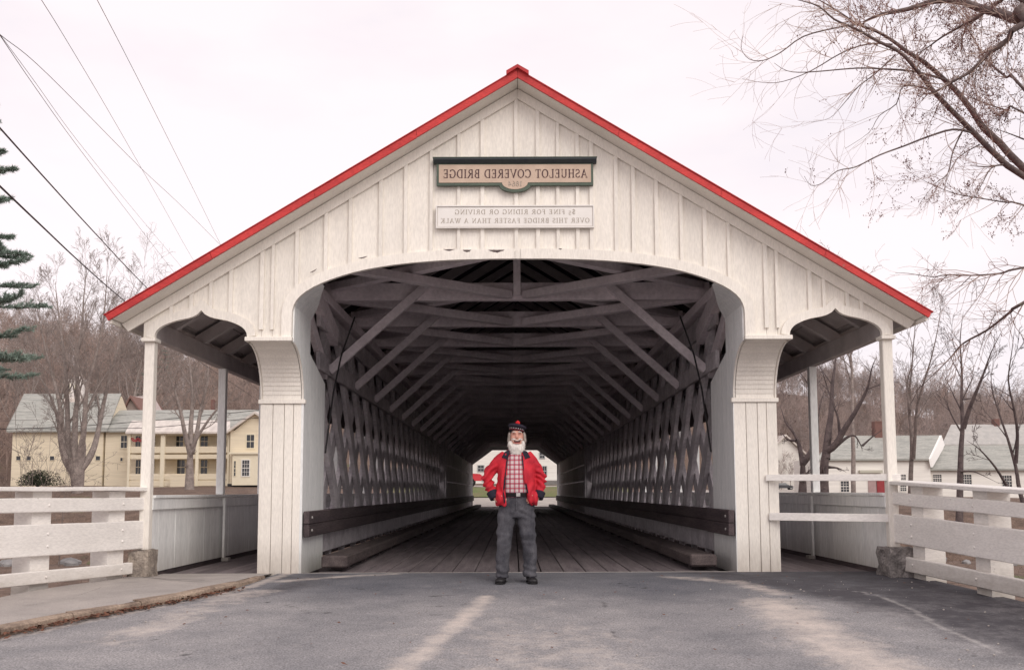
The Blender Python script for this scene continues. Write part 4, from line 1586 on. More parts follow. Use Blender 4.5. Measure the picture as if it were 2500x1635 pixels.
def torso_r(z, dr=0.0):
    zz = [q[0] for q in TOR]
    return float(np.interp(z, zz, [q[1] for q in TOR])) + dr, float(np.interp(z, zz, [q[2] for q in TOR])) + dr


b = B()
b.loft([ring((.0, -.005, z), torso_r(z)[0] - .018, torso_r(z)[1] - .004, 40) for z in np.linspace(.94, 1.475, 28)])
sm = remesh(b, .008, 3)
finish(sm, 'shirt', plaid_m, man, lambda co, n: n * (.006 * noise.noise(Vector((co.x * 9, co.y * 9, co.z * 6)))))
for s_ in (-1, 1):
    b = B().add([(.008 + s_ * .006, -.105, 1.415), (.008 + s_ * .055, -.098, 1.385), (.008 + s_ * .07, -.07, 1.44), (.008 + s_ * .05, -.065, 1.47),
                 (.008 + s_ * .006, -.098, 1.418), (.008 + s_ * .055, -.088, 1.388), (.008 + s_ * .07, -.06, 1.443), (.008 + s_ * .05, -.055, 1.472)],
                [(0, 1, 2, 3), (7, 6, 5, 4), (0, 4, 5, 1), (1, 5, 6, 2), (2, 6, 7, 3), (3, 7, 4, 0)])
    b.build('shirt_collar', plaid_m, man)
# belt
b = B()
b.loft([ring((.0, -.005, z), torso_r(z)[0] - .013, torso_r(z)[1] + .002, 40) for z in (.945, .95, .985, .99)])
bl = b.build('belt', belt_m, man, True)
B().box(.0, .045, -.172, -.160, .948, .988, .003).build('buckle', bolt_m, bl)

# trousers
b = B()
b.loft([ring((0, 0, z), rx_, ry_, 32) for z, rx_, ry_ in ((.72, .165, .115), (.78, .20, .132), (.86, .205, .140), (.92, .19, .14), (.955, .178, .142))])
for s_, hx, kx in ((-1, -.155, -.135), (1, .152, .135)):
    rg = []
    for z, cx_, cy_, rx_, ry_ in ((.84, s_ * .098, 0, .105, .125), (.72, s_ * .105, 0, .106, .118), (.6, (s_ * .105 + kx) / 2, -.004, .094, .104), (.47, kx, -.012, .083, .095),
                                  (.34, (kx + hx) / 2, .0, .079, .092), (.2, hx, .012, .074, .088), (.085, hx, .012, .073, .093), (.06, hx, .012, .073, .094)):
        rg.append(ring((cx_, cy_, z), rx_, ry_, 28))
    b.loft(rg[::-1])
tm = remesh(b, .010, 5)


def tr_disp(co, n):
    z = co.z
    f_ = noise.noise(Vector((co.x * 7 + 3, co.y * 7, z * 16))) * .012
    f_ += math.sin(z * 70 + co.x * 22 + 4 * noise.noise(co * 6)) * .007 * (ss(.30, .05, z) + .5 * ss(.12, 0, abs(z - .48)) + .5 * ss(.14, 0, abs(z - .74)))
    return n * f_


tr = finish(tm, 'trousers', trous_m, man, tr_disp)
B().box(-.004, .01, -.152, -.143, .80, .94, .002).jitter(.003, 20).build('fly_seam', trous_m, tr)
for s_ in (-1, 1):
    B().tube([(s_ * .12, -.128, .945), (s_ * .150, -.112, .90), (s_ * .178, -.085, .84)], .0035, 6).build('pocket_edge', navy_m, tr)
# shoes
for s_, hx in ((-1, -.155), (1, .152)):
    b = B()
    to = s_ * .03
    for i, (y, wd, h, zc) in enumerate(((.095, .028, .03, .035), (.075, .042, .042, .045), (.02, .045, .048, .05), (-.05, .048, .036, .038), (-.10, .054, .030, .034), (-.145, .050, .026, .03), (-.168, .028, .016, .025))):
        b_r = []
        for j in range(20):
            a_ = 2 * math.pi * j / 20
            z = zc + h * math.sin(a_)
            b_r.append((hx + to * (-y + .05) / .2 + wd * math.cos(a_), y, max(z, .002)))
        if i == 0:
            rg = []
        rg.append(b_r)
    b.loft(rg[::-1])
    o = b.build('shoe', shoe_m, man, True)
    so = [(hx + to * (-y + .05) / .2 + wd * e, y) for e, seq in ((1, 1), (-1, -1)) for y, wd in ((.098, .03), (.06, .046), (0, .047), (-.06, .052), (-.11, .058), (-.15, .05), (-.172, .028))[::seq]]
    B().prism(so, 0.0, .016, 'z').build('sole', belt_m, o)
    for q in range(3):
        yy = -.055 - q * .018
        xx = hx + to * (-yy + .05) / .2
        B().tube([(xx - .022, yy, .072 - q * .005), (xx, yy, .078 - q * .005), (xx + .022, yy, .072 - q * .005)], .003, 6).build('lace', navy_m, o)

# jacket: open front, sleeves running into it
b = B()
NS = 44
zs_ = list(np.linspace(.845, 1.47, 30))


def gap_edges(z):
    return (float(np.interp(z, [.86, .9, 1.0, 1.2, 1.35, 1.42, 1.48], [-.125, -.13, -.142, -.118, -.10, -.088, -.05])),
            float(np.interp(z, [.86, .9, 1.0, 1.2, 1.35, 1.42, 1.48], [.185, .165, .125, .088, .072, .068, .05])))


outer, innr = [], []
for z in zs_:
    rx_, ry_ = torso_r(z)
    fl = 0.02 * ss(1.05, .87, z)
    rx_ += .022 + fl
    ry_ += .020 + fl
    xl, xr = gap_edges(z)
    al = math.asin(max(-.98, xl / rx_))
    ar_ = math.asin(min(.98, xr / rx_))
    ro, ri = [], []
    for j in range(NS + 1):
        th = ar_ + (2 * math.pi + al - ar_) * j / NS
        ro.append((rx_ * math.sin(th), -.002 - ry_ * math.cos(th), z))
        ri.append(((rx_ - .028) * math.sin(th), -.002 - (ry_ - .028) * math.cos(th), z))
    outer.append(ro)
    innr.append(ri)
n_ = NS + 1
vs = [p for i in range(len(zs_)) for p in outer[i] + innr[i]]
fs = []
st = 2 * n_
for i in range(len(zs_) - 1):
    o0, o1 = i * st, (i + 1) * st
    for j in range(NS):
        fs.append((o0 + j, o0 + j + 1, o1 + j + 1, o1 + j))
        fs.append((o0 + n_ + j + 1, o0 + n_ + j, o1 + n_ + j, o1 + n_ + j + 1))
    fs.append((o0, o1, o1 + n_, o0 + n_))
    fs.append((o0 + NS, o0 + n_ + NS, o1 + n_ + NS, o1 + NS))
for j in range(NS):
    fs.append((j + 1, j, n_ + j, n_ + j + 1))
    e = (len(zs_) - 1) * st
    fs.append((e + j, e + j + 1, e + n_ + j + 1, e + n_ + j))
b.add(vs, fs)
limb(b, [(-.115, .01, 1.418), (-.178, .012, 1.352), ELL, (-.258, -.07, .965)], [.058, .068, .061, .047], 20)
limb(b, [(.115, .01, 1.415), (.172, .012, 1.348), ELR, (.258, -.065, .965)], [.058, .068, .061, .047], 20)
# pocket swell
b.ball((-.175, -.098, .935), (.062, .056, .080), 14, 10)
b.ball((.188, -.094, .932), (.060, .056, .080), 14, 10)
jm = remesh(b, .009, 4)


def jk(co, n):
    f_ = noise.noise(Vector((co.x * 9, co.y * 9, co.z * 7 + 5))) * .012
    arm = ss(.19, .26, abs(co.x))
    f_ += arm * math.sin(co.z * 85 + abs(co.x) * 60 + 5 * noise.noise(co * 7)) * .014 * ss(.26, .02, abs(co.z - 1.13))
    f_ += (1 - arm) * math.sin(co.x * 80 + 6 * noise.noise(co * 5)) * .009 * ss(1.38, 1.0, co.z)
    return n * f_


jk_o = finish(jm, 'jacket', jacket_m, man, jk)
for s_, a_, c_ in ((-1, (-.275, -.055, 1.0), (-.238, -.082, .925)), (1, (.268, -.05, .995), (.246, -.078, .925))):
    limb(B(), [a_, c_], [.056, .048], 18)
    b = B()
    limb(b, [a_, c_], [.060, .052], 18)
    b.build('cuff', navy_m, jk_o, True)
# collar: navy band with two folded points
b = B()
inn, ot = [], []
for i in range(25):
    th = .62 + (2 * math.pi - 1.24) * i / 24
    fr_ = abs(i - 12) / 12
    for zz, rr, dy in ((1.445 - .012 * fr_, .092, 0), (1.50 - .02 * fr_, .080, 0)):
        pass
    inn.append(((.080) * math.sin(th), .0 - .080 * math.cos(th), 1.505 - .035 * fr_))
    ot.append(((.118) * math.sin(th), .0 - .108 * math.cos(th), 1.445 - .03 * fr_))
n_ = 25
vs = inn + ot + [(x * .97, y * .97, z - .012) for x, y, z in inn] + [(x, y, z - .01) for x, y, z in ot]
fs = []
for i in range(n_ - 1):
    fs += [(i, i + 1, n_ + i + 1, n_ + i), (2 * n_ + i + 1, 2 * n_ + i, 3 * n_ + i, 3 * n_ + i + 1), (n_ + i, n_ + i + 1, 3 * n_ + i + 1, 3 * n_ + i), (i + 1, i, 2 * n_ + i, 2 * n_ + i + 1)]
fs += [(0, n_, 3 * n_, 2 * n_), (n_ - 1, 3 * n_ - 1, 4 * n_ - 1, 2 * n_ - 1)]
b.add(vs, fs)
b.build('collar', navy_m, jk_o, True)
for s_ in (-1, 1):
    pts = [(s_ * .068, -.068, 1.475), (s_ * .125, -.06, 1.445), (s_ * .158, -.088, 1.385), (s_ * .105, -.128, 1.362), (s_ * .075, -.112, 1.42)]
    vs = pts + [(x, y + .016, z - .006) for x, y, z in pts]
    b = B().add(vs, [(0, 1, 2, 3, 4), (9, 8, 7, 6, 5)] + [(i, i + 5, (i + 1) % 5 + 5, (i + 1) % 5) for i in range(5)])
    b.build('collar_point', navy_m, jk_o)
    # front edge binding
    pts = []
    for z in np.linspace(.87, 1.40, 14):
        rx_, ry_ = torso_r(z)
        fl = 0.02 * ss(1.05, .87, z)
        x = gap_edges(z)[0 if s_ < 0 else 1]
        rx_ += .016 + fl
        ry_ += .016 + fl
        pts.append((x, -.002 - ry_ * math.sqrt(max(0, 1 - (x / rx_) ** 2)), z))
    B().tube(pts, .0075, 8).build('front_binding', navy_m, jk_o, True)
# bonnet
b = B()
hc = Vector((.008, .005, 1.702))


def hat_ring(z, r_, dx=0):
    return [(hc.x + dx + r_ * 1.0 * math.cos(2 * math.pi * j / 32), hc.y + r_ * 1.08 * math.sin(2 * math.pi * j / 32), hc.z + z - .16 * (r_ * math.cos(2 * math.pi * j / 32)) - .10 * r_ * math.sin(2 * math.pi * j / 32)) for j in range(32)]


b.loft([hat_ring(-.028, .078), hat_ring(.006, .084), hat_ring(.010, .098, .006), hat_ring(.022, .105, .008), hat_ring(.034, .100, .008), hat_ring(.047, .080, .006), hat_ring(.051, .03, .004)])
hat = b.build('bonnet', navy_m, man, True)
chk_w = M('band_white_check', (0.36, 0.33, 0.33), rough=.9, bump=0)
chk_r = M('band_red_check', (0.22, 0.02, 0.03), rough=.9, bump=0)
for row in range(2):
    for j in range(40):
        if (j + row) % 2:
            continue
        a0, a1 = 2 * math.pi * j / 40, 2 * math.pi * (j + 1) / 40
        z0, z1 = -.024 + row * .013, -.024 + row * .013 + .012
        vs = []
        for a_, z in ((a0, z0), (a1, z0), (a1, z1), (a0, z1)):
            r_ = .0805 + .003 * row + .0015
            vs.append((hc.x + r_ * math.cos(a_), hc.y + r_ * 1.08 * math.sin(a_), hc.z + z - .16 * r_ * math.cos(a_) - .10 * r_ * math.sin(a_)))
        B().add(vs, [(0, 1, 2, 3)]).build('check', chk_w if row else chk_r, hat)
b = B().ball((hc.x + .012, hc.y - .012, hc.z + .066), .026, 24, 16)
b.jitter(.007, 70, 2)
b.build('pompom', pom_m, hat, True)

# ------------------------------------------------------------------ houses
cream = M('cream_clapboard', (0.80, 0.71, 0.545), (0.71, 0.625, 0.47), scale=1.2, stretch=(.12, .12, 4), rough=.8, bump=0, grain=.1, fine=6)
cream_trim = M('cream_trim', (0.80, 0.73, 0.57), (0.75, 0.68, 0.52), scale=2, rough=.7, bump=0)
offwhite = M('offwhite_clapboard', (0.86, 0.83, 0.77), (0.76, 0.73, 0.675), scale=1.2, stretch=(.12, .12, 4), rough=.8, bump=0, grain=.1, fine=6)
slate = M('slate_green_roof', (0.45, 0.445, 0.405), (0.30, 0.305, 0.28), scale=2.0, stretch=(.35, .35, 4), rough=.8, bump=.2, fine=12, grain=.3)
whiteroof = M('pale_metal_roof', (0.72, 0.66, 0.60), (0.52, 0.47, 0.43), scale=1.5, stretch=(1.5, .2, 1), rough=.5, bump=0)
glass = M('window_glass', (0.025, 0.028, 0.035), rough=.08, bump=0, spec=.6)
brick_m = M('brick', (0.22, 0.12, 0.10), (0.15, 0.085, 0.075), scale=8, rough=.9, bump=.2)
brown_trim = M('brown_trim', (0.21, 0.12, 0.10), rough=.8, bump=0)
reddoor = M('red_door_paint', (0.33, 0.05, 0.055), (0.27, .04, .045), scale=3, rough=.6, bump=0)
pinkdoor = M('faded_door_paint', (0.42, 0.30, 0.29), (0.36, .25, .24), scale=3, rough=.6, bump=0)


def hb(parent, name, x0, x1, y0, y1, Y, dep, mat):
    """box whose front face stands at depth Y and spans photo pixels x0..x1, y0..y1"""
    a_, c_ = at(x0, y1, Y), at(x1, y0, Y)
    return sub(parent, name, B().box(a_.x, c_.x, Y, Y + dep, a_.z, c_.z), mat)


def window(parent, x0, x1, y0, y1, Y, nx_, nz_, trim, wdt=.09):
    a_, c_ = at(x0, y1, Y), at(x1, y0, Y)
    b = B()
    for p0, p1, q0, q1 in ((a_.x - wdt, c_.x + wdt, a_.z - wdt, a_.z), (a_.x - wdt, c_.x + wdt, c_.z, c_.z + wdt), (a_.x - wdt, a_.x, a_.z, c_.z), (c_.x, c_.x + wdt, a_.z, c_.z)):
        b.box(p0, p1, Y - .06, Y - .002, q0, q1)
    o = sub(parent, 'window', b, trim)
    b = B()
    b.box(a_.x, c_.x, Y - .012, Y - .004, a_.z, c_.z)
    sub(o, 'pane', b, glass)
    b = B()
    for i in range(1, nx_):
        x = a_.x + (c_.x - a_.x) * i / nx_
        b.box(x - .014, x + .014, Y - .03, Y - .013, a_.z, c_.z)
    for i in range(1, nz_):
        z = a_.z + (c_.z - a_.z) * i / nz_
        hh = .03 if i * 2 == nz_ else .014
        b.box(a_.x, c_.x, Y - .034, Y - .0135, z - hh, z + hh)
    if b.v:
        sub(o, 'muntins', b, trim)
    return o


def slope(parent, name, xe0, xe1, ye, Ye, xr0, xr1, yr, Yr, mat, th=.18):
    """one roof slope from eave line (pixels at depth Ye) to ridge line (pixels at depth Yr)"""
    p = [at(xe0, ye, Ye), at(xe1, ye, Ye), at(xr1, yr, Yr), at(xr0, yr, Yr)]
    p[1].z = p[0].z
    p[2].z = p[3].z
    vs = [tuple(q) for q in p] + [(q.x, q.y, q.z - th) for q in p]
    return sub(parent, name, B().add(vs, [(0, 1, 2, 3), (7, 6, 5, 4), (0, 4, 5, 1), (1, 5, 6, 2), (2, 6, 7, 3), (3, 7, 4, 0)]), mat)


YH = 87.0
h1 = thing('yellow_house', 'long cream yellow house with grey green roof and two storey porch across the river', 'house', tuple(at(300, 1185, YH)))
hb(h1, 'wall', 25, 253, 1046, 1195, YH, 9, cream)
slope(h1, 'roof', 16, 262, 1050, YH - .5, 59, 296, 961, YH + 4.5, slate)
slope(h1, 'roof', 296, 59, 961, YH + 4.52, 262, 16, 1045, YH + 9.6, slate)
p = [at(16, 1050, YH - .5), at(59, 961, YH + 4.5), at(16, 1045, YH + 9.6)]
sub(h1, 'roof_hip', B().add([tuple(q + Vector((-.02, 0, 0))) for q in p] + [tuple(q + Vector((.3, 0, -.3))) for q in p], [(0, 1, 2), (5, 4, 3), (0, 3, 4, 1), (1, 4, 5, 2), (2, 5, 3, 0)]), slate)
# right gable of the barn
p = [at(262, 1050, YH - .3), at(297, 965, YH + 4.5)]
sub(h1, 'gable_wall', B().add([(p[1].x + .02, YH + .2, p[0].z), (p[1].x + .02, YH + 9, p[0].z), (p[1].x + .02, YH + 4.5, p[1].z - .1), (p[1].x - .2, YH + .2, p[0].z), (p[1].x - .2, YH + 9, p[0].z), (p[1].x - .2, YH + 4.5, p[1].z - .1)], [(0, 1, 2), (5, 4, 3), (0, 3, 4, 1), (1, 4, 5, 2), (2, 5, 3, 0)]), cream)
for x in (40, 65, 122, 234):
    window(h1, x, x + 11, 1113, 1123, YH, 1, 1, cream_trim, .05)
# cupola
cu = hb(h1, 'cupola', 157, 201, 930, 985, YH + 3.6, 1.8, M('white_cupola_paint', (.74, .7, .66), rough=.7, bump=0))
for x in (162, 183):
    window(cu, x, x + 9, 937, 958, YH + 3.6, 1, 2, cream_trim, .04)
a_, c_ = at(153, 930, YH + 3.5), at(205, 930, YH + 3.5)
sub(h1, 'cupola_roof', B().add([(a_.x, YH + 3.5, a_.z), (c_.x, YH + 3.5, a_.z), (c_.x, YH + 5.5, a_.z), (a_.x, YH + 5.5, a_.z), ((a_.x + c_.x) / 2, YH + 4.5, a_.z + .7)], [(3, 2, 1, 0), (0, 1, 4), (1, 2, 4), (2, 3, 4), (3, 0, 4)]), whiteroof)
hb(h1, 'cupola_base', 152, 206, 972, 992, YH + 3.3, 2.4, M('cupola_base_paint', (.7, .62, .56), rough=.7, bump=0))
# connecting wing and porch block
hb(h1, 'wall', 253.2, 560, 1046, 1195, YH + .15, 7, cream)
slope(h1, 'roof', 250, 650, 1050, YH - .35, 250, 650, 1001, YH + 4, slate)
slope(h1, 'roof', 650, 250, 1001, YH + 4.02, 650, 250, 1045, YH + 7.6, slate)
window(h1, 295, 311, 1063, 1093, YH + .15, 2, 2, cream_trim)
window(h1, 294, 300, 1117, 1125, YH + .15, 1, 1, cream_trim, .05)
YP = YH - 2.2
slope(h1, 'porch_roof', 306, 562, 1054, YP - .4, 322, 562, 1026, YH + .1, whiteroof)
hb(h1, 'porch_back_wall', 312, 559, 1054, 1186, YH - .05, .12, cream)
hb(h1, 'porch_floor', 310, 559, 1089.5, 1106, YP + .06, 2.05, cream)
hb(h1, 'porch_base', 310, 559, 1172, 1192, YP + .06, 2.05, cream)
hb(h1, 'porch_beam', 309, 560, 1054.5, 1062, YP, .25, cream_trim)
for y0, y1 in ((1089, 1105), (1108.5, 1120), (1155.5, 1170), (1173, 1186)):
    hb(h1, 'porch_panel', 309.5, 559.5, y0, y1, YP + .02, .08, cream)
for x0, x1 in ((309, 319), (389, 403), (475, 486), (553, 561)):
    hb(h1, 'porch_column', x0, x1, 1060, 1188, YP - .05, .3, cream_trim)
for x0, x1, r_ in ((331, 344, 0), (368, 380, 0), (430, 448, 0), (490, 508, 0), (532, 550, 0), (331, 344, 1), (366, 378, 1), (432, 452, 1), (490, 507, 1), (532, 549, 1)):
    y0, y1 = ((1064, 1090), (1122, 1158))[r_]
    window(h1, x0, x1, y0, y1, YH - .06, 2, 2, cream_trim, .06)
st_ = hb(h1, 'steps', 415, 455, 1158, 1190, YP - 1.2, 1.2, cream)
# right gabled front
YD = YP - .6
hb(h1, 'wall', 559.5, 690, 1050, 1186, YD, 8, cream)
a_, c_, pk = at(555, 1053, YD), at(694, 1053, YD), at(625, 1004, YD)
for p0, p1 in ((a_, pk), (pk, c_)):
    vs = [(p0.x, YD - .5, p0.z), (p1.x, YD - .5, p1.z), (p1.x, YD + 9, p1.z), (p0.x, YD + 9, p0.z)]
    vs += [(x, y, z - .25) for x, y, z in vs]
    sub(h1, 'roof', B().add(vs, [(0, 1, 2, 3), (7, 6, 5, 4), (0, 4, 5, 1), (1, 5, 6, 2), (2, 6, 7, 3), (3, 7, 4, 0)]), whiteroof)
sub(h1, 'gable_wall', B().prism([(a_.x + .2, a_.z - .3), (c_.x - .2, c_.z - .3), (pk.x, pk.z - .2)], YD + .01, YD + .3), cream)
window(h1, 602, 621, 1061, 1093, YD, 2, 2, cream_trim)
bw = hb(h1, 'bay_window', 566, 690, 1108, 1184, YD - .9, .9, cream_trim)
window(bw, 591, 609, 1123, 1161, YD - .9, 3, 4, offwhite)
window(bw, 571, 576, 1125, 1161, YD - .9, 1, 4, cream_trim, .05)
hb(h1, 'bay_roof', 559, 696, 1103, 1108, YD - 1.1, 1.05, cream_trim)
hb(h1, 'foundation', 555, 690, 1180, 1189, YD - .3, 1, iron)
# bunting on the porch rail
b = B()
for i in range(2):
    c0 = at(330 + i * 14, 1068, YP - .06)
    n_ = 10
    for k, rr in enumerate((.42, .28)):
        for j in range(n_):
            a0, a1 = math.pi + math.pi * j / n_, math.pi + math.pi * (j + 1) / n_
            b.add([(c0.x + (rr - .12) * math.cos(a0), YP - .06 - k * .01, c0.z + (rr - .12) * math.sin(a0)), (c0.x + rr * math.cos(a0), YP - .06 - k * .01, c0.z + rr * math.sin(a0)),
                   (c0.x + rr * math.cos(a1), YP - .06 - k * .01, c0.z + rr * math.sin(a1)), (c0.x + (rr - .12) * math.cos(a1), YP - .06 - k * .01, c0.z + (rr - .12) * math.sin(a1))], [(0, 1, 2, 3)])
sub(h1, 'bunting', b, reddoor)

# small brown gabled house behind the yellow one
hB = thing('brown_gabled_house', 'small weathered house with brown trimmed gable rising behind the yellow house', 'house', tuple(at(330, 1180, 104)))
hb(hB, 'wall', 302, 344, 1002, 1180, 104, 8, M('weathered_shingle', (.28, .22, .2), (.2, .16, .15), scale=2, rough=.9, bump=0))
a_, c_, pk = at(299, 1004, 103.6), at(347, 1004, 103.6), at(319, 965, 103.6)
sub(hB, 'gable_wall', B().prism([(a_.x + .2, a_.z), (c_.x - .2, c_.z), (pk.x, pk.z - .2)], 103.8, 104.0), M('gable_shingle', (.30, .24, .21), rough=.9, bump=0))
for p0, p1 in ((a_, pk), (pk, c_)):
    vs = [(p0.x, 103.4, p0.z), (p1.x, 103.4, p1.z), (p1.x, 112.5, p1.z), (p0.x, 112.5, p0.z)]
    vs += [(x, y, z - .3) for x, y, z in vs]
    sub(hB, 'roof', B().add(vs, [(0, 1, 2, 3), (7, 6, 5, 4), (0, 4, 5, 1), (1, 5, 6, 2), (2, 6, 7, 3), (3, 7, 4, 0)]), brown_trim)
slope(hB, 'side_roof', 345, 396, 1003, 104, 330, 375, 967, 110, M('pinkish_roof', (.45, .38, .36), (.38, .32, .3), scale=2, rough=.8, bump=0))
hb(hB, 'side_wall', 346, 394, 1003, 1175, 104.2, 7, cream)
hb(hB, 'chimney', 514, 521, 975, 1010, 100, .8, brick_m)

# white farmhouse on the right
YR = 95.0
h2 = thing('white_house', 'white clapboard house with pale green roof, brick chimney and red door', 'house', tuple(at(2090, 1225, YR)))
hb(h2, 'wall', 1998, 2270, 1118, 1232, YR, 9, offwhite)
slope(h2, 'roof', 1990, 2268, 1120, YR - .4, 2052, 2294, 1063, YR + 4.5, slate)
slope(h2, 'roof', 2294, 2052, 1063, YR + 4.52, 2268, 1990, 1115, YR + 9.5, slate)
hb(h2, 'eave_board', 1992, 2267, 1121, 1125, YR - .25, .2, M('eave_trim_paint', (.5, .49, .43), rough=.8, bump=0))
p = [at(2267, 1119, YR - .45), at(2294, 1062, YR + 4.4), at(2302, 1088, YR + 4.4), at(2272, 1140, YR - .45)]
vs = [tuple(q) for q in p] + [(q.x + .25, q.y + .05, q.z) for q in p]
sub(h2, 'rake_board', B().add(vs, [(3, 2, 1, 0), (4, 5, 6, 7), (0, 1, 5, 4), (1, 2, 6, 5), (2, 3, 7, 6), (3, 0, 4, 7)]), M('white_rake_paint', (.8, .78, .75), rough=.6, bump=0))
hb(h2, 'chimney', 2137, 2162, 1029, 1075, YR + 4, 1.0, brick_m)
hb(h2, 'chimney_cap', 2136, 2163, 1027.5, 1030, YR + 3.95, 1.1, brown_trim)
for x0, x1, y0, y1 in ((2053, 2072, 1174, 1200), (2197, 2211, 1158, 1171), (2198, 2212, 1180, 1198)):
    window(h2, x0, x1, y0, y1, YR, 3, 4, offwhite, .06)
dr = hb(h2, 'door', 2141, 2162, 1170, 1219, YR - .07, .06, reddoor)
hb(h2, 'door', 2121, 2140.5, 1170, 1219, YR - .07, .06, pinkdoor)
hb(h2, 'door_hood', 2100, 2155, 1147, 1154, YR - .5, .48, M('hood_paint', (.5, .48, .4), rough=.7, bump=0))
h3 = thing('white_wing', 'low white clapboard wing with pale green roof behind the right railing', 'house', tuple(at(2400, 1225, YR)))
hb(h3, 'wall', 2270.6, 2600, 1142, 1236, YR + .8, 7, offwhite)
slope(h3, 'roof', 2262, 2610, 1144, YR + .3, 2300, 2610, 1087, YR + 4.3, slate)
slope(h3, 'roof', 2610, 2300, 1087, YR + 4.32, 2610, 2262, 1140, YR + 8.2, slate)
hb(h3, 'eave_board', 2268, 2606, 1144.5, 1149, YR + .55, .2, M('eave_shadow_paint', (.42, .41, .36), rough=.8, bump=0))  # board under the eave, the roof edge's shadow put into its darker colour
for x0, x1, y0, y1 in ((2278, 2298, 1158, 1175), (2349, 2371, 1158, 1182), (2447, 2469, 1160, 1189)):
    window(h3, x0, x1, y0, y1, YR + .8, 4, 4, offwhite, .06)
h4 = thing('grey_roofed_house', 'house with broad grey roof and small brick chimney above the white wing', 'house', tuple(at(2430, 1150, 122)))
hb(h4, 'wall', 2330, 2620, 1080, 1215, 122, 9, offwhite)
slope(h4, 'roof', 2300, 2630, 1084, 121.6, 2322, 2630, 1036, 126.5, M('grey_roof', (.50, .48, .45), (.40, .39, .37), scale=1.5, rough=.85, bump=.1, grain=.2), .2)
slope(h4, 'roof', 2630, 2322, 1036, 126.52, 2630, 2300, 1080, 131.5, slate)
hb(h4, 'chimney', 2429, 2440, 1022, 1050, 126, .9, brick_m)
h5 = thing('far_white_house', 'white gabled house beyond the parked cars, seen behind the dark tree', 'house', tuple(at(1945, 1200, 222)))
hb(h5, 'wall', 1860, 1975, 1120, 1203, 222, 10, offwhite)
a_, c_, pk = at(1850, 1122, 221.5), at(1985, 1122, 221.5), at(1918, 1060, 221.5)
sub(h5, 'gable_wall', B().prism([(a_.x + .6, a_.z - .1), (c_.x - .6, c_.z - .1), (pk.x, pk.z - .5)], 222.01, 222.3), offwhite)
for p0, p1 in ((a_, pk), (pk, c_)):
    vs = [(p0.x, 221, p0.z), (p1.x, 221, p1.z), (p1.x, 233, p1.z), (p0.x, 233, p0.z)]
    vs += [(x, y, z - .4) for x, y, z in vs]
    sub(h5, 'roof', B().add(vs, [(0, 1, 2, 3), (7, 6, 5, 4), (0, 4, 5, 1), (1, 5, 6, 2), (2, 6, 7, 3), (3, 7, 4, 0)]), whiteroof)
window(h5, 1970 - 18, 1984 - 18, 1146, 1160, 222, 2, 2, offwhite, .1)

# house beyond the far portal
h6 = thing('white_house', 'plain white house framed by the far end of the bridge', 'house', tuple(at(1260, 1190, 88)))
hb(h6, 'wall', 1120, 1395, 1030, 1195, 88, 9, offwhite)
slope(h6, 'roof', 1115, 1400, 1031, 87.6, 1115, 1400, 985, 92.5, slate)
slope(h6, 'roof', 1400, 1115, 985, 92.52, 1400, 1115, 1031, 97.4, slate)
for x0, x1, y0, y1 in ((1318, 1329, 1104, 1118), (1325, 1334, 1138, 1160), (1167, 1181, 1136, 1150)):
    window(h6, x0, x1, y0, y1, 88, 2, 2, M('window_trim_grey', (.42, .43, .42), rough=.7, bump=0), .07)
ramp = hb(h6, 'porch_skirt', 1332, 1385, 1172, 1192, 84.5, 3.4, M('grey_boards', (.25, .235, .22), (.18, .17, .16), scale=3, stretch=(1, 1, 5), rough=.9, bump=0))

# ------------------------------------------------------------------ vehicles
tyre_m = M('tyre_rubber', (0.02, 0.02, 0.02), rough=.9, bump=0)
rim_m = M('wheel_rim', (0.4, 0.4, 0.4), rough=.35, bump=0, spec=.6)
lamp_m = M('lamp_glass', (0.6, 0.58, 0.55), rough=.15, bump=0)
tail_m = M('tail_lamp', (0.4, 0.02, 0.02), rough=.2, bump=0)


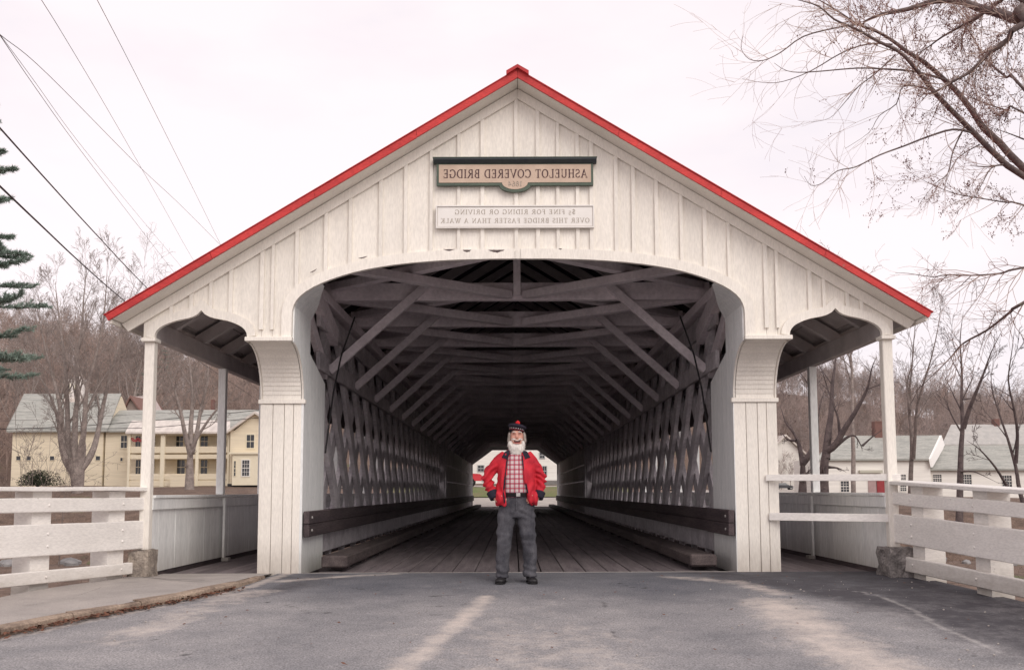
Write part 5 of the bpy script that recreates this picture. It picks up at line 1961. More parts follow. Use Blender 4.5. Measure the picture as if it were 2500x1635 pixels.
def car(name, label, x, y, rz, paint, kind, group=None):
    z = float(terrain(x, y)) + .125
    r_ = thing(name, label, 'truck' if kind == 'pickup' else 'car', (x, y, z), group)
    r_.rotation_euler.z = rz
    if kind == 'pickup':
        Lc, Wc = 5.5, 1.9
        side = [(-2.7, .5), (-2.7, 1.12), (-.55, 1.14), (-.5, 1.16), (1.15, 1.16), (2.55, 1.08), (2.72, .95), (2.72, .5)]
        roof_ = [(-.5, 1.16), (-.38, 1.76), (.45, 1.78), (1.12, 1.16)]
    else:
        Lc, Wc = 4.4, 1.75
        side = [(-2.15, .35), (-2.2, .75), (-2.05, .92), (-1.4, .95), (.95, .95), (2.0, .80), (2.2, .62), (2.18, .35)]
        roof_ = [(-1.5, .95), (-.85, 1.40), (.25, 1.42), (1.0, .95)]

    def shell(pl, w0, w1, zmid):
        b = B()
        n_ = len(pl)
        b.v = [(px, -(w0 if pz <= zmid else w1), pz) for px, pz in pl] + [(px, (w0 if pz <= zmid else w1), pz) for px, pz in pl]
        ar = sum(pl[i][0] * pl[(i + 1) % n_][1] - pl[(i + 1) % n_][0] * pl[i][1] for i in range(n_))
        b.f = [tuple(range(n_)), tuple(range(2 * n_ - 1, n_ - 1, -1))] + [(i, i + n_, (i + 1) % n_ + n_, (i + 1) % n_) for i in range(n_)]
        if ar < 0:
            b.f = [f[::-1] for f in b.f]
        return b
    body_ = shell(side, Wc / 2, Wc / 2 - .05, .9).build('body', paint, r_)
    cab = shell(roof_, Wc / 2 - .06, Wc / 2 - .2, roof_[0][1] + .01).build('cabin', paint, r_)
    # windows a little proud of the cabin
    zb, zt = roof_[0][1] + .06, roof_[1][1] - .09
    for sg_ in (-1, 1):
        yb, yt = sg_ * (Wc / 2 - .06), sg_ * (Wc / 2 - .19)
        xa, xb_, xc_, xd = roof_[0][0] + .12, roof_[1][0] + .06, roof_[2][0] - .04, roof_[3][0] - .16
        mid = (xb_ + xc_) / 2
        for q in (((xa, zb), (xb_, zt), (mid - .04, zt), (mid - .04, zb)), ((mid + .04, zb), (mid + .04, zt), (xc_, zt), (xd, zb))):
            vs = [(px, yb + (yt - yb) * (pz - zb + .06) / (zt - zb + .15) + sg_ * .012, pz) for px, pz in q]
            B().add(vs, [(0, 1, 2, 3)]).build('side_window', glass, cab)
    for (x0, z0), (x1, z1) in ((roof_[2], roof_[3]), (roof_[1], roof_[0])):
        nx_ = .02 if x1 > x0 else -.02
        vs = []
        for f_, sg_ in ((.12, -1), (.12, 1), (.88, 1), (.88, -1)):
            w_ = Wc / 2 - .28 + .1 * f_
            vs.append((x0 + (x1 - x0) * f_ + nx_, sg_ * w_, z0 + (z1 - z0) * f_ + .012))
        B().add(vs, [(0, 1, 2, 3)]).build('windscreen', glass, cab)
    wr = .38 if kind == 'pickup' else .31
    for wx in ((-1.75, 1.75) if kind == 'pickup' else (-1.35, 1.35)):
        for sg_ in (-1, 1):
            yy = sg_ * (Wc / 2 - .10)
            wh = B().tube([(wx, yy - .11, wr), (wx, yy + .11, wr)], wr, 20).build('wheel', tyre_m, r_)
            B().tube([(wx, yy + sg_ * .10, wr), (wx, yy + sg_ * .118, wr)], wr * .6, 16).build('rim', rim_m, wh)
    xf, xr_ = side[-1][0], side[0][0]
    for sg_ in (-1, 1):
        B().box(xf - .04, xf + .015, sg_ * .62 - .14, sg_ * .62 + .14, .62, .78, .01).build('headlight', lamp_m, r_)
        B().box(xr_ - .03, xr_ + .04, sg_ * .7 - .1, sg_ * .7 + .1, .7, .9, .01).build('tail_light', tail_m, r_)
    B().box(xf - .02, xf + .09, -Wc / 2 + .08, Wc / 2 - .08, .38, .55, .02).build('bumper', rim_m if kind == 'pickup' else paint, r_)
    B().box(xr_ - .09, xr_ + .02, -Wc / 2 + .08, Wc / 2 - .08, .38, .55, .02).build('bumper', rim_m if kind == 'pickup' else paint, r_)
    return r_


redcar = M('red_car_paint', (0.5, 0.015, 0.025), rough=.3, bump=0, spec=.6)
whitecar = M('white_car_paint', (0.75, 0.74, 0.72), rough=.3, bump=0, spec=.6)
darkcar = M('dark_car_paint', (0.03, 0.03, 0.035), rough=.3, bump=0, spec=.6)
p = at(1100, 1186, 73.5)
car('pickup_truck', 'red pickup truck parked beyond the far end of the bridge', p.x, 73.5, 0, redcar, 'pickup')
p = at(1962, 1199, 192)
car('parked_car', 'white sedan in the car park behind the dark tree', p.x, 192, 0, whitecar, 'sedan')
p = at(1913, 1199, 193)
car('parked_car', 'dark sedan left of the white one in the car park', p.x, 193, 0, darkcar, 'sedan')

# ------------------------------------------------------------------ trees
def smooth_pts(P_, n_=3):
    o = []
    for i in range(len(P_) - 1):
        p0, p1, p2, p3 = P_[max(i - 1, 0)], P_[i], P_[i + 1], P_[min(i + 2, len(P_) - 1)]
        for k_ in range(n_):
            u = k_ / n_
            o.append(.5 * ((2 * p1) + (p2 - p0) * u + (2 * p0 - 5 * p1 + 4 * p2 - p3) * u * u + (3 * p1 - p0 - 3 * p2 + p3) * u ** 3))
    o.append(P_[-1])
    return o


def grow(rs, p, d, ln, r_, lev, spec, out):
    """grow one branch and its children; spec: per level (children, length ratio, angle, wander, lift, segments)"""
    nch, ratio, ang_, wand, lift, nseg = spec[min(lev, len(spec) - 1)][:6]
    pts = [p.copy()]
    d = d.normalized()
    q = p.copy()
    for i in range(nseg):
        d = (d + Vector((rs.gauss(0, wand), rs.gauss(0, wand), rs.gauss(0, wand) + lift))).normalized()
        q = q + d * (ln / nseg)
        pts.append(q.copy())
    rad = [max(r_ * (1 - .85 * i / nseg), .0015) for i in range(nseg + 1)]
    out.append((lev, pts, rad))
    if lev >= len(spec) - 1:
        return
    t0 = .30 if lev else spec[0][6] if len(spec[0]) > 6 else .35
    for c in range(nch):
        tt = t0 + (1 - t0) * (c + rs.random()) / nch
        tt = min(tt, .985)
        k_ = min(int(tt * nseg), nseg - 1)
        u = tt * nseg - k_
        pp = pts[k_].lerp(pts[k_ + 1], u)
        dd = (pts[k_ + 1] - pts[k_]).normalized()
        ax = dd.cross(Vector((rs.gauss(0, 1), rs.gauss(0, 1), rs.gauss(0, 1))))
        if ax.length < 1e-4:
            continue
        an = R(ang_ * rs.uniform(.7, 1.3))
        cd_ = Matrix.Rotation(an, 3, ax.normalized()) @ dd
        grow(rs, pp, cd_, ln * ratio * rs.uniform(.75, 1.2) * (1 - .35 * tt), rad[k_] * rs.uniform(.42, .6), lev + 1, spec, out)


# the usual nseg tuple gains a fork height on level 0
for_spec = lambda n0, n1, n2, n3, fork, a0=38, lift=.05: [(n0, .72, a0, .05, .03, 7, fork), (n1, .55, 38, .10, lift, 6), (n2, .55, 42, .13, lift, 4), (n3, .55, 45, .16, lift * .6, 3), (0, .5, 45, .2, .02, 2)]


def fine_spec(n0, ratio, ang_, fork, dens=1):
    if dens < 1:
        return [(n0 - 2, ratio * 1.25, ang_ * .9, .05, .03, 7, fork), (4, .6, 34, .05, .04, 5), (3, .62, 36, .06, .04, 4), (2, .62, 36, .08, .03, 3), (0, .5, 45, .1, .02, 2)]
    return [(n0 + 2, ratio * 1.2, ang_ * .85, .05, .03, 7, fork), (6, .58, 30, .05, .05, 5), (4, .62, 32, .06, .05, 4), (4, .62, 34, .08, .03, 3), (0, .5, 45, .1, .02, 2)]


def bare_tree(label, base, H, r0, spec, seed, bark, lean=(0, 0), limbs=None, group=None, cat='tree', name='bare_tree', twig=None, stub=True):
    rs = random.Random(seed)
    out_ = []
    base = Vector(base)
    if limbs is None:
        grow(rs, base - Vector((0, 0, .3)), Vector((lean[0], lean[1], 1)), H, r0, 0, spec, out_)
    else:
        # given stems: list of (points, r0)
        for pts, rr in limbs:
            pts = [Vector(q) for q in pts]
            n_ = len(pts) - 1
            tp = .6 if stub and len(out_) == 0 and len(pts) <= 5 else .97
            pts = smooth_pts(pts, 3)
            n_ = len(pts) - 1
            rad = [max(rr * (1 - tp * (i / n_) ** .9), .006) for i in range(n_ + 1)]
            out_.append((0, pts, rad))
            total = sum((pts[i + 1] - pts[i]).length for i in range(n_))
            nch = max(2, round(spec[0][0] * min(1, total / (13 if twig > .0065 else 9))))
            for c in range(nch):
                tt = spec[0][6] + (1 - spec[0][6]) * (c + rs.random()) / nch
                k_ = min(int(tt * n_), n_ - 1)
                pp = pts[k_].lerp(pts[k_ + 1], tt * n_ - k_)
                dd = (pts[k_ + 1] - pts[k_]).normalized()
                ax = dd.cross(Vector((rs.gauss(0, 1), rs.gauss(0, 1), rs.gauss(0, 1)))).normalized()
                cd_ = Matrix.Rotation(R(spec[0][2] * rs.uniform(.7, 1.3)), 3, ax) @ dd
                grow(rs, pp, cd_, total * spec[0][1] * rs.uniform(.6, 1.1) * (1 - .4 * tt), max(rad[k_] * .45, .010), 1, spec, out_)
    tb, cb = B(), B()
    for lev, pts, rad in out_:
        if lev <= 1:
            tb.tube(pts, rad, 8 if lev == 0 else 6, False)
        else:
            rad = [max(r_, twig or .006) for r_ in rad]
            cb.tube(pts, rad, 4 if lev == 2 else 3, False)
    t_ = thing(name, label, cat, tuple(base), group)
    sub(t_, 'trunk', tb, bark, True)
    sub(t_, 'crown', cb, bark)
    return t_


bark_g = M('grey_bark', (0.36, 0.305, 0.275), (0.22, 0.185, 0.17), scale=3, rough=.95, bump=.3, fine=14, grain=.3)
bark_d = M('dark_bark', (0.15, 0.118, 0.112), (0.08, 0.063, 0.063), scale=3, rough=.95, bump=.3, fine=14, grain=.3)
bark_b = M('brown_bark', (0.24, 0.195, 0.175), (0.14, 0.115, 0.105), scale=3, rough=.95, bump=.3, fine=14, grain=.3)

# big pollarded tree in front of the yellow house: stems traced, twigs grown
YT = 66.0
A3 = lambda lst, Y0, dy=0: [tuple(at(x, y, Y0 + dy * i / max(1, len(lst) - 1))) for i, (x, y) in enumerate(lst)]
bs = at(190, 1186, YT)
limbs = [(A3([(184, 1118), (186, 1140), (189, 1165), (190, 1205), (190, 1230)], YT), .82),
         (A3([(178, 1150), (160, 1120), (152, 1080), (150, 1020), (140, 960), (118, 880), (100, 800), (85, 720)], YT, -2), 0.343),
         (A3([(182, 1146), (170, 1110), (166, 1060), (164, 980), (160, 900), (150, 820), (140, 740), (135, 690)], YT, 2), 0.317),
         (A3([(184, 1146), (182, 1100), (184, 1020), (190, 960), (188, 880), (200, 800), (205, 720), (212, 660)], YT, 0), 0.330),
         (A3([(190, 1144), (196, 1100), (204, 1060), (208, 1000), (214, 940), (232, 880), (250, 800), (258, 720), (262, 650)], YT, -3), 0.304),
         (A3([(196, 1146), (216, 1120), (230, 1090), (240, 1050), (252, 990), (266, 930), (286, 860), (300, 780), (330, 690)], YT, 3), 0.330),
         (A3([(170, 1130), (150, 1100), (140, 1020), (120, 960), (86, 900), (66, 850)], YT, 1), 0.198),
         (A3([(200, 1140), (206, 1090), (200, 1040), (226, 970), (262, 910), (300, 880)], YT, 2), 0.198)]
bare_tree('large grey bare tree with many stems in front of the yellow house', bs, 1, 1, fine_spec(11, .22, 32, .30), 11, bark_g, limbs=limbs, twig=.008)
YT2 = 70.0
limbs = [(A3([(462, 1205), (463, 1160), (464, 1120), (466, 1095)], YT2), 0.446),
         (A3([(465, 1110), (452, 1060), (440, 1000), (425, 950), (405, 900), (385, 850)], YT2, -2), 0.245),
         (A3([(466, 1105), (466, 1040), (470, 980), (466, 920), (460, 860), (456, 800)], YT2, 1), 0.259),
         (A3([(468, 1105), (480, 1060), (490, 1000), (505, 940), (510, 880), (520, 810)], YT2, 2), 0.245),
         (A3([(466, 1100), (486, 1060), (520, 1010), (556, 970), (590, 930)], YT2, -1), 0.173)]
bare_tree('smaller grey bare tree seen between the left walkway posts', at(462, 1200, YT2), 1, 1, fine_spec(9, .26, 34, .25), 12, bark_g, limbs=limbs, twig=.008)
# right side trees
YT3 = 52.0
limbs = [(A3([(1958, 1235), (1960, 1180), (1960, 1130)], YT3), .36), (A3([(1960, 1135), (1952, 1090), (1940, 1060), (1918, 1030), (1905, 990)], YT3, 1), .2),
         (A3([(1960, 1130), (1976, 1110), (1990, 1080), (1996, 1040), (1990, 990), (1975, 940), (1945, 900)], YT3, -1), .24),
         (A3([(1944, 1075), (1922, 1072), (1905, 1050)], YT3, 1), .12)]
bare_tree('short dark twisted tree beside the right pillar, in front of the parked cars', at(1958, 1225, YT3), 1, 1, fine_spec(8, .34, 45, .3, .5), 13, bark_d, limbs=limbs, twig=.008)
YT4 = 48.0
limbs = [(A3([(2012, 1240), (2010, 1180), (2014, 1120), (2020, 1080)], YT4), .42), (A3([(2018, 1100), (2040, 1085), (2060, 1050), (2085, 1010), (2105, 975), (2120, 940), (2128, 900), (2140, 870)], YT4, -2), .25),
         (A3([(2016, 1120), (2022, 1060), (2030, 1000), (2032, 940), (2040, 880), (2050, 800)], YT4, 2), .28), (A3([(2050, 1060), (2046, 1020), (2035, 990), (2026, 960)], YT4, 0), .11),
         (A3([(2046, 1085), (2070, 1066), (2088, 1064), (2103, 1090), (2105, 1102)], YT4, 0), .11), (A3([(2105, 1088), (2130, 1066), (2160, 1045)], YT4, 0), .08), (A3([(2022, 1140), (2045, 1142), (2066, 1152)], YT4, -1), .10)]
bare_tree('gnarled dark tree with a long leaning limb between the right walkway posts', at(2012, 1235, YT4), 1, 1, fine_spec(8, .25, 45, .35, .5), 14, bark_d, limbs=limbs, twig=.006)
limbs = [(A3([(2222, 1230), (2224, 1150), (2226, 1100), (2224, 1050), (2218, 980), (2226, 900), (2232, 820), (2240, 740)], 44, 1), .16),
         (A3([(2230, 1120), (2234, 1060), (2238, 1000), (2250, 950), (2272, 880), (2290, 800), (2300, 720)], 44, -2), .12),
         (A3([(2222, 1000), (2214, 940), (2230, 860), (2206, 780)], 44, 1), .08)]
bare_tree('slim twin stemmed tree just right of the right front walkway post', at(2222, 1232, 44), 1, 1, fine_spec(11, .26, 32, .35, .5), 15, bark_b, limbs=limbs, twig=.008)
limbs = [(A3([(2342, 1275), (2344, 1180), (2346, 1100), (2350, 1040), (2348, 980), (2348, 900), (2344, 830), (2352, 760)], 38, 1), .20),
         (A3([(2352, 1045), (2366, 1000), (2382, 960), (2402, 910), (2420, 860), (2450, 800)], 38, -2), .14),
         (A3([(2346, 1150), (2375, 1150), (2400, 1160), (2440, 1180)], 38, -1), .06), (A3([(2350, 975), (2376, 972), (2390, 980)], 38, 0), .05)]
bare_tree('dark forked tree standing behind the right railing', at(2342, 1270, 38), 1, 1, fine_spec(10, .26, 34, .35, .5), 16, bark_d, limbs=limbs, twig=.008)
limbs = [(A3([(2520, 1300), (2490, 1200), (2480, 1140), (2460, 1070), (2440, 1010), (2420, 940), (2425, 880)], 40, 1), .14),
         (A3([(2480, 1130), (2484, 1060), (2476, 1000), (2462, 930), (2470, 860), (2480, 780)], 40, -2), .11), (A3([(2460, 1190), (2430, 1140), (2390, 1095), (2360, 1075)], 36, -2), .08)]
bare_tree('leaning bare tree at the right edge behind the railing', at(2520, 1290, 40), 1, 1, fine_spec(10, .26, 34, .35, .5), 17, bark_d, limbs=limbs, twig=.008)
b6 = at(2085, 1240, 60)
bare_tree('tall bare tree whose top shows over the right roof slope', (b6.x, b6.y, float(terrain(b6.x, b6.y))), 16.2, .20, [(13, .30, 30, .04, .02, 8, .55), (7, .5, 36, .10, .06, 5), (5, .5, 40, .14, .05, 4), (3, .5, 42, .16, .03, 3), (0, .5, 45, .2, .02, 2)], 18, bark_g, twig=.008)
# background trees behind the left side
for i, (px, Y_, H, sd__) in enumerate(((300, 92 + 22, 20, 31), (40, 100 + 20, 17, 32), (350, 120, 17, 36))):
    q = at(px, 1180, Y_)
    bare_tree(('tall pale bare tree behind the yellow house, left of the eave tip', 'bare tree rising behind the left end of the yellow house', 'bare tree behind the yellow porch, half hidden by the front walkway post')[i],
              (q.x, Y_, float(terrain(q.x, Y_))), H, .3, for_spec(14, 8, 6, 3, .3, 32, .08), sd__, bark_g, twig=.012)
# riverside saplings by the left railing
for i, (px, Y_, H) in enumerate(((45, 30, 5.5), (80, 33, 6.0), (150, 36, 5.0))):
    q = at(px, 1250, Y_)
    bare_tree(('leftmost thin sapling behind the left railing', 'second thin sapling from the left behind the left railing', 'thin sapling in front of the evergreen bush')[i], (q.x, Y_, float(terrain(q.x, Y_))), H, .035, for_spec(7, 4, 3, 2, .3, 35, .05), 40 + i, bark_b, group='saplings on the river bank', name='sapling', twig=.006)

# evergreen bush
green_d = M('dark_evergreen_leaf', (0.045, 0.06, 0.03), (0.03, 0.04, 0.022), scale=8, rough=.7, bump=0)
rs = random.Random(5)
q = at(92, 1186, 72)
b = B()
for i in range(2600):
    th, ph, rr = rs.random() * 6.28, math.acos(rs.uniform(0, 1)), rs.random() ** .4
    k_ = 1 + .25 * math.sin(3 * th + 1) + .15 * math.sin(5 * th)
    c = Vector((q.x + 1.75 * rr * k_ * math.sin(ph) * math.cos(th), 72 + 1.3 * rr * math.sin(ph) * math.sin(th), q.z + 1.35 * rr * math.cos(ph) + .05))
    d1 = Vector((rs.gauss(0, 1), rs.gauss(0, 1), rs.gauss(0, 1))).normalized() * .09
    d2 = d1.cross(Vector((rs.gauss(0, 1), rs.gauss(0, 1), rs.gauss(0, 1)))).normalized() * .035
    b.add([c - d1, c + d2, c + d1, c - d2], [(0, 1, 2, 3)])
bu = thing('evergreen_bush', 'round dark evergreen bush against the yellow wall', 'bush', (q.x, 72, q.z))
sub(bu, 'foliage', b, green_d)
b = B()
for i in range(9):
    th = i * .7
    b.tube([(q.x, 72, q.z - .1), (q.x + .6 * math.cos(th), 72 + .5 * math.sin(th), q.z + .5), (q.x + 1.1 * math.cos(th), 72 + .9 * math.sin(th), q.z + .9)], [.04, .025, .01], 5)
sub(bu, 'stems', b, bark_d)

# white pine at the left edge
needle = M('pine_needle', (0.27, 0.345, 0.29), (0.17, 0.235, 0.195), scale=3, rough=.75, bump=0)


def pine(label, X0, Y0, H, reach, seed, zmin=.18, name='pine_tree', ntw=11):
    rs = random.Random(seed)
    z0 = float(terrain(X0, Y0))
    t_ = thing(name, label, 'tree', (X0, Y0, z0))
    sub(t_, 'trunk', B().tube([(X0 + .1 * math.sin(i), Y0, z0 - .3 + H * i / 9) for i in range(10)], [.33 * (1 - i / 10) + .03 for i in range(10)], 8), bark_d, True)
    nb, br = B(), B()
    z = H * zmin
    while z < H - .3:
        for k_ in range(rs.choice((4, 5))):
            th = rs.random() * 6.28
            ln = reach * (1 - (z / H) ** 1.6) * rs.uniform(.65, 1.1) + .4
            d = Vector((math.cos(th), math.sin(th), rs.uniform(-.12, .12)))
            p0 = Vector((X0, Y0, z0 + z))
            cu_, dr_ = rs.uniform(.02, .24), rs.uniform(-.10, .04)
            pts = [p0 + d * ln * f_ + Vector((rs.gauss(0, .05), rs.gauss(0, .05), cu_ * ln * f_ * f_ + dr_ * ln * f_)) for f_ in (0, .25, .5, .75, 1)]
            br.tube(pts, [.06, .045, .03, .02, .008], 4, False)
            for j in range(ntw):
                f_ = .32 + .68 * (j + rs.random()) / ntw
                k2 = min(int(f_ * 4), 3)
                c = pts[k2].lerp(pts[k2 + 1], f_ * 4 - k2)
                sdv = Vector((-d.y, d.x, 0)) * rs.choice((-1, 1))
                tl = ln * .24 * rs.uniform(.5, 1) * (1.15 - f_ * .5)
                tdir = (d * .8 + sdv * rs.uniform(.1, 1.0) + Vector((0, 0, rs.uniform(.0, .75)))).normalized()
                for m_ in range(13):
                    cc = c + tdir * tl * m_ / 12
                    for n_ in range(4):
                        nd = (tdir * .6 + Vector((rs.gauss(0, .7), rs.gauss(0, .7), rs.gauss(0.1, .55)))).normalized()
                        L_ = rs.uniform(.18, .30)
                        w_ = nd.cross(Vector((rs.gauss(0, 1), rs.gauss(0, 1), rs.gauss(0, 1)))).normalized() * .02
                        nb.add([cc - w_, cc + w_, cc + nd * L_], [(0, 1, 2)])
        z += rs.uniform(.7, 1.15)
    tag(sub(t_, 'branches', br, bark_d), kind='stuff')
    sub(t_, 'needles', nb, needle)


q = at(-85, 1100, 40)
pine('dark green white pine with layered boughs reaching in at the left edge', q.x, 40, 27, 4.7, 21, .41, ntw=20)

# ------------------------------------------------------------------ near maple reaching in from the right
def mz(lst):
    return [(1800 + x / 3.114, y / 3.114) for x, y in lst]


def mz7(lst):
    return [(1800 + x / 3.114, 600 + y / 3.114) for x, y in lst]


maple_bark = M('maple_bark', (0.22, 0.17, 0.155), (0.12, 0.09, 0.09), scale=5, rough=.95, bump=.4, fine=30, grain=.35, spot=((.2, .19, .15), .6, 6))
twig_m = M('maple_twig', (0.46, 0.35, 0.295), (0.30, 0.22, 0.19), scale=2, rough=.9, bump=0)
bud_m = M('maple_bud', (0.19, 0.06, 0.06), (0.09, 0.05, 0.045), scale=1.2, rough=.8, bump=0)
T0 = Vector((10.6, 1.4, 0))
mz_base = float(terrain(T0.x, T0.y))
maple = thing('maple_tree', 'near maple with reddish buds, its bare boughs arching over the right roof slope', 'tree', (T0.x, T0.y, mz_base))
MB = [  # pixels, depth at start, change of depth to the tip, radius at start
    (mz([(2180, 1340), (1980, 1190), (1800, 1010), (1630, 840), (1480, 680), (1370, 540), (1240, 400), (1080, 320), (900, 220), (740, 150), (620, 50), (460, 0)]), .2, -1.6, .050, 1),
    (mz([(2180, 1280), (2000, 1090), (1870, 970), (1790, 850), (1690, 720), (1590, 620), (1430, 480), (1300, 400), (1180, 310), (1060, 240), (900, 180), (800, 110), (690, 40), (600, -10)]), .5, -.6, .058, 1),
    (mz([(1790, 1010), (1640, 985), (1450, 1040), (1270, 1110), (1080, 1180), (900, 1270), (760, 1300), (650, 1390), (560, 1410), (510, 1340)]), -.1, -.9, .016, 0),
    (mz([(1590, 610), (1350, 545), (1100, 525), (900, 520), (540, 550), (380, 540), (280, 480)]), .2, -1.2, .017, 0),
    (mz([(1180, 340), (1000, 335), (800, 400), (560, 540), (350, 620), (200, 630), (40, 600)]), -.3, .8, .012, 0),
    (mz([(900, 190), (740, 215), (500, 280), (330, 400), (200, 460), (90, 450), (30, 370), (40, 280)]), -.2, -.8, .012, 0),
    (mz([(2240, 200), (2130, 150), (1990, 100), (1830, 60), (1700, 10), (1500, 10), (1300, 70), (1100, 110), (980, 160), (950, 190)]), -1.2, 1.2, .085, 2),
    (mz([(2190, 170), (2060, 300), (1900, 420), (1780, 540), (1640, 620), (1500, 700), (1390, 720)]), -1.2, .6, .050, 2),
    (mz([(2200, 20), (2000, 10), (1830, 130), (1720, 190), (1560, 280), (1450, 360), (1350, 420)]), -.8, 1.0, .040, 2),
    (mz([(2180, 680), (2050, 590), (1900, 460), (1800, 300), (1700, 150), (1640, 40)]), .6, 1.0, .028, 2),
    (mz([(2180, 860), (2050, 840), (1900, 790), (1780, 740), (1700, 650)]), .2, .6, .020, 2),
    (mz([(2180, 1560), (2050, 1540), (1800, 1500), (1650, 1470), (1450, 1390), (1280, 1290)]), .8, .4, .016, 2),
    (mz([(1730, 960), (1640, 1150), (1600, 1320), (1500, 1400), (1380, 1557)]), 0, -.5, .012, 0),
    (mz([(1840, 1100), (1690, 1190), (1620, 1300), (1560, 1480)]), 0, -.5, .009, 0),
    (mz([(1480, 690), (1270, 650), (1210, 790), (1080, 880), (1000, 1010), (820, 1130)]), 0, -.4, .011, 0),
    (mz([(1200, 420), (1050, 560), (920, 660), (800, 800), (700, 900), (560, 930)]), 0, -.6, .010, 0),
    (mz([(2020, 1250), (1930, 1280), (1860, 1400), (1780, 1557)]), 0, -.3, .012, 0),
    (mz([(2020, 1250), (1880, 1270), (1770, 1260)]), 0, .3, .012, 0),
    (mz([(2180, 1060), (2050, 1010), (1870, 950)]), .5, 0, .012, 2),
    (mz7([(2180, 430), (2080, 500), (1900, 640), (1720, 740), (1620, 850), (1500, 970), (1330, 1130)]), .6, 2.0, .030, 0),
    (mz7([(2180, 165), (2000, 210), (1780, 225), (1600, 220), (1480, 235), (1300, 210), (1200, 205)]), .8, .8, .020, 0),
    (mz7([(1900, 640), (1930, 560), (1780, 560)]), .9, .4, .008, 0),
    (mz7([(1600, 220), (1480, 330), (1300, 470)]), 1.0, .4, .007, 0),
    (mz7([(1780, 225), (1640, 350), (1420, 460)]), 1.0, .4, .007, 0)]
rs = random.Random(9)
tb, cb, bb = B(), B(), B()


def twig(p, d, ln, r_, lev, budp):
    n_ = 5
    pts = [p]
    q = p
    d = d.normalized()
    cv = Vector((rs.gauss(0, .1), rs.gauss(0, .1), rs.gauss(-.02, .09)))
    for i in range(n_):
        d = (d + cv + Vector((rs.gauss(0, .10), rs.gauss(0, .10), rs.gauss(0, .10)))).normalized()
        q = q + d * ln / n_
        pts.append(q)
    cb.tube(pts, [max(r_ * (1 - .7 * i / n_), .0014) for i in range(n_ + 1)], 3, False)
    if rs.random() < budp:
        for i in range(rs.choice((3, 5, 7))):
            k_ = rs.randrange(1, n_ + 1)
            c = pts[k_] + Vector((rs.gauss(0, .014), rs.gauss(0, .014), rs.gauss(0, .014)))
            s_ = rs.uniform(.0045, .0085)
            bb.add([c + Vector((s_, 0, 0)), c + Vector((0, s_, 0)), c + Vector((-s_, 0, 0)), c + Vector((0, -s_, 0)), c + Vector((0, 0, s_ * 1.5)), c + Vector((0, 0, -s_ * 1.5))],
                   [(0, 1, 4), (1, 2, 4), (2, 3, 4), (3, 0, 4), (1, 0, 5), (2, 1, 5), (3, 2, 5), (0, 3, 5)])
    if lev > 0:
        for i in range(rs.choice((2, 3, 4))):
            k_ = rs.randrange(1, n_)
            ax = Vector((rs.gauss(0, 1), rs.gauss(0, 1), rs.gauss(0, 1))).cross(d)
            if ax.length > 1e-3:
                twig(pts[k_], Matrix.Rotation(R(rs.uniform(25, 55)), 3, ax.normalized()) @ (pts[k_ + 1] - pts[k_]).normalized(), ln * rs.uniform(.4, .65), r_ * .6, lev - 1, budp)


for px, Y0, dY, r0, style in MB:
    n_ = len(px)
    P_ = [at(x, y, Y0 + dY * i / (n_ - 1)) for i, (x, y) in enumerate(px)]
    if px[0][0] > 2495 and r0 >= .016:
        # run on to the trunk outside the frame
        sl_ = (P_[0].z - P_[1].z) / max(P_[0].x - P_[1].x, .1)
        z_ = min(max(P_[0].z + .7 * max(-1.2, min(1.2, sl_)) * (T0.x - P_[0].x), mz_base + 2.2), mz_base + 10.2)
        mid = P_[0].lerp(Vector((T0.x, T0.y, z_)), .5)
        mid.z += .3 * (P_[0].z + sl_ * (mid.x - P_[0].x) - mid.z)
        P_ = [Vector((T0.x, T0.y, z_)), mid] + P_
    Q = smooth_pts(P_)
    rad = [max(r0 * (1.25 - 1.12 * i / (len(Q) - 1)), .0026) for i in range(len(Q))]
    rad = [max(q_ * .78, .0024) for q_ in rad]
    tb.tube(Q, rad, 7, False)
    budp = {0: .04, 1: .10, 2: .6}[style]
    tl = sum((Q[i + 1] - Q[i]).length for i in range(len(Q) - 1))
    for c in range(int(tl * {0: 3.6, 1: 3.8, 2: 5.2}[style]) + 3):
        i = rs.randrange(int(len(Q) * .15), len(Q) - 1)
        dd = (Q[i + 1] - Q[i]).normalized()
        ax = dd.cross(Vector((rs.gauss(0, 1), rs.gauss(0, 1), rs.gauss(0, 1)))).normalized()
        dirv = Matrix.Rotation(R(rs.uniform(20, 60)), 3, ax) @ dd + Vector((0, 0, -.15 if style == 0 else 0))
        twig(Q[i], dirv, rs.uniform(.35, 1.0) * (1 if style != 2 else .75), min(.0065, rad[i] * .55), 2 if style == 2 else 1, budp)
trk = [Vector((T0.x + .15 * math.sin(i * 1.3), T0.y + .1 * math.cos(i), mz_base - .3 + 11.5 * i / 10)) for i in range(11)]
tb.tube(trk, [.36 * (1 - .07 * i) for i in range(11)], 10)
for i in range(10):
    th = R(-70 + 28 * i)
    p0 = trk[5 + i % 5]
    pts = [p0, p0 + Vector((math.cos(th), math.sin(th), 1.2)) * 1.2, p0 + Vector((math.cos(th) * 1.5, math.sin(th) * 1.5, 1.6)) * 1.8]
    tb.tube(pts, [.1, .06, .02], 6, False)
    for j in range(8):
        twig(pts[1].lerp(pts[2], rs.random()), Vector((math.cos(th) + rs.gauss(0, .6), math.sin(th) + rs.gauss(0, .6), 1)), 1.2, .008, 2, .6)
sub(maple, 'trunk', tb, maple_bark, True)
tw = sub(maple, 'crown', cb, twig_m)
sub(tw, 'buds', bb, bud_m)

# ------------------------------------------------------------------ wooded hills, one mass of trees each
hill_m = M('distant_wood', (0.43, 0.32, 0.27), (0.27, 0.21, 0.185), scale=.07, rough=.95, bump=0, ramp=(.42, .58), grain=.3, fine=.8)


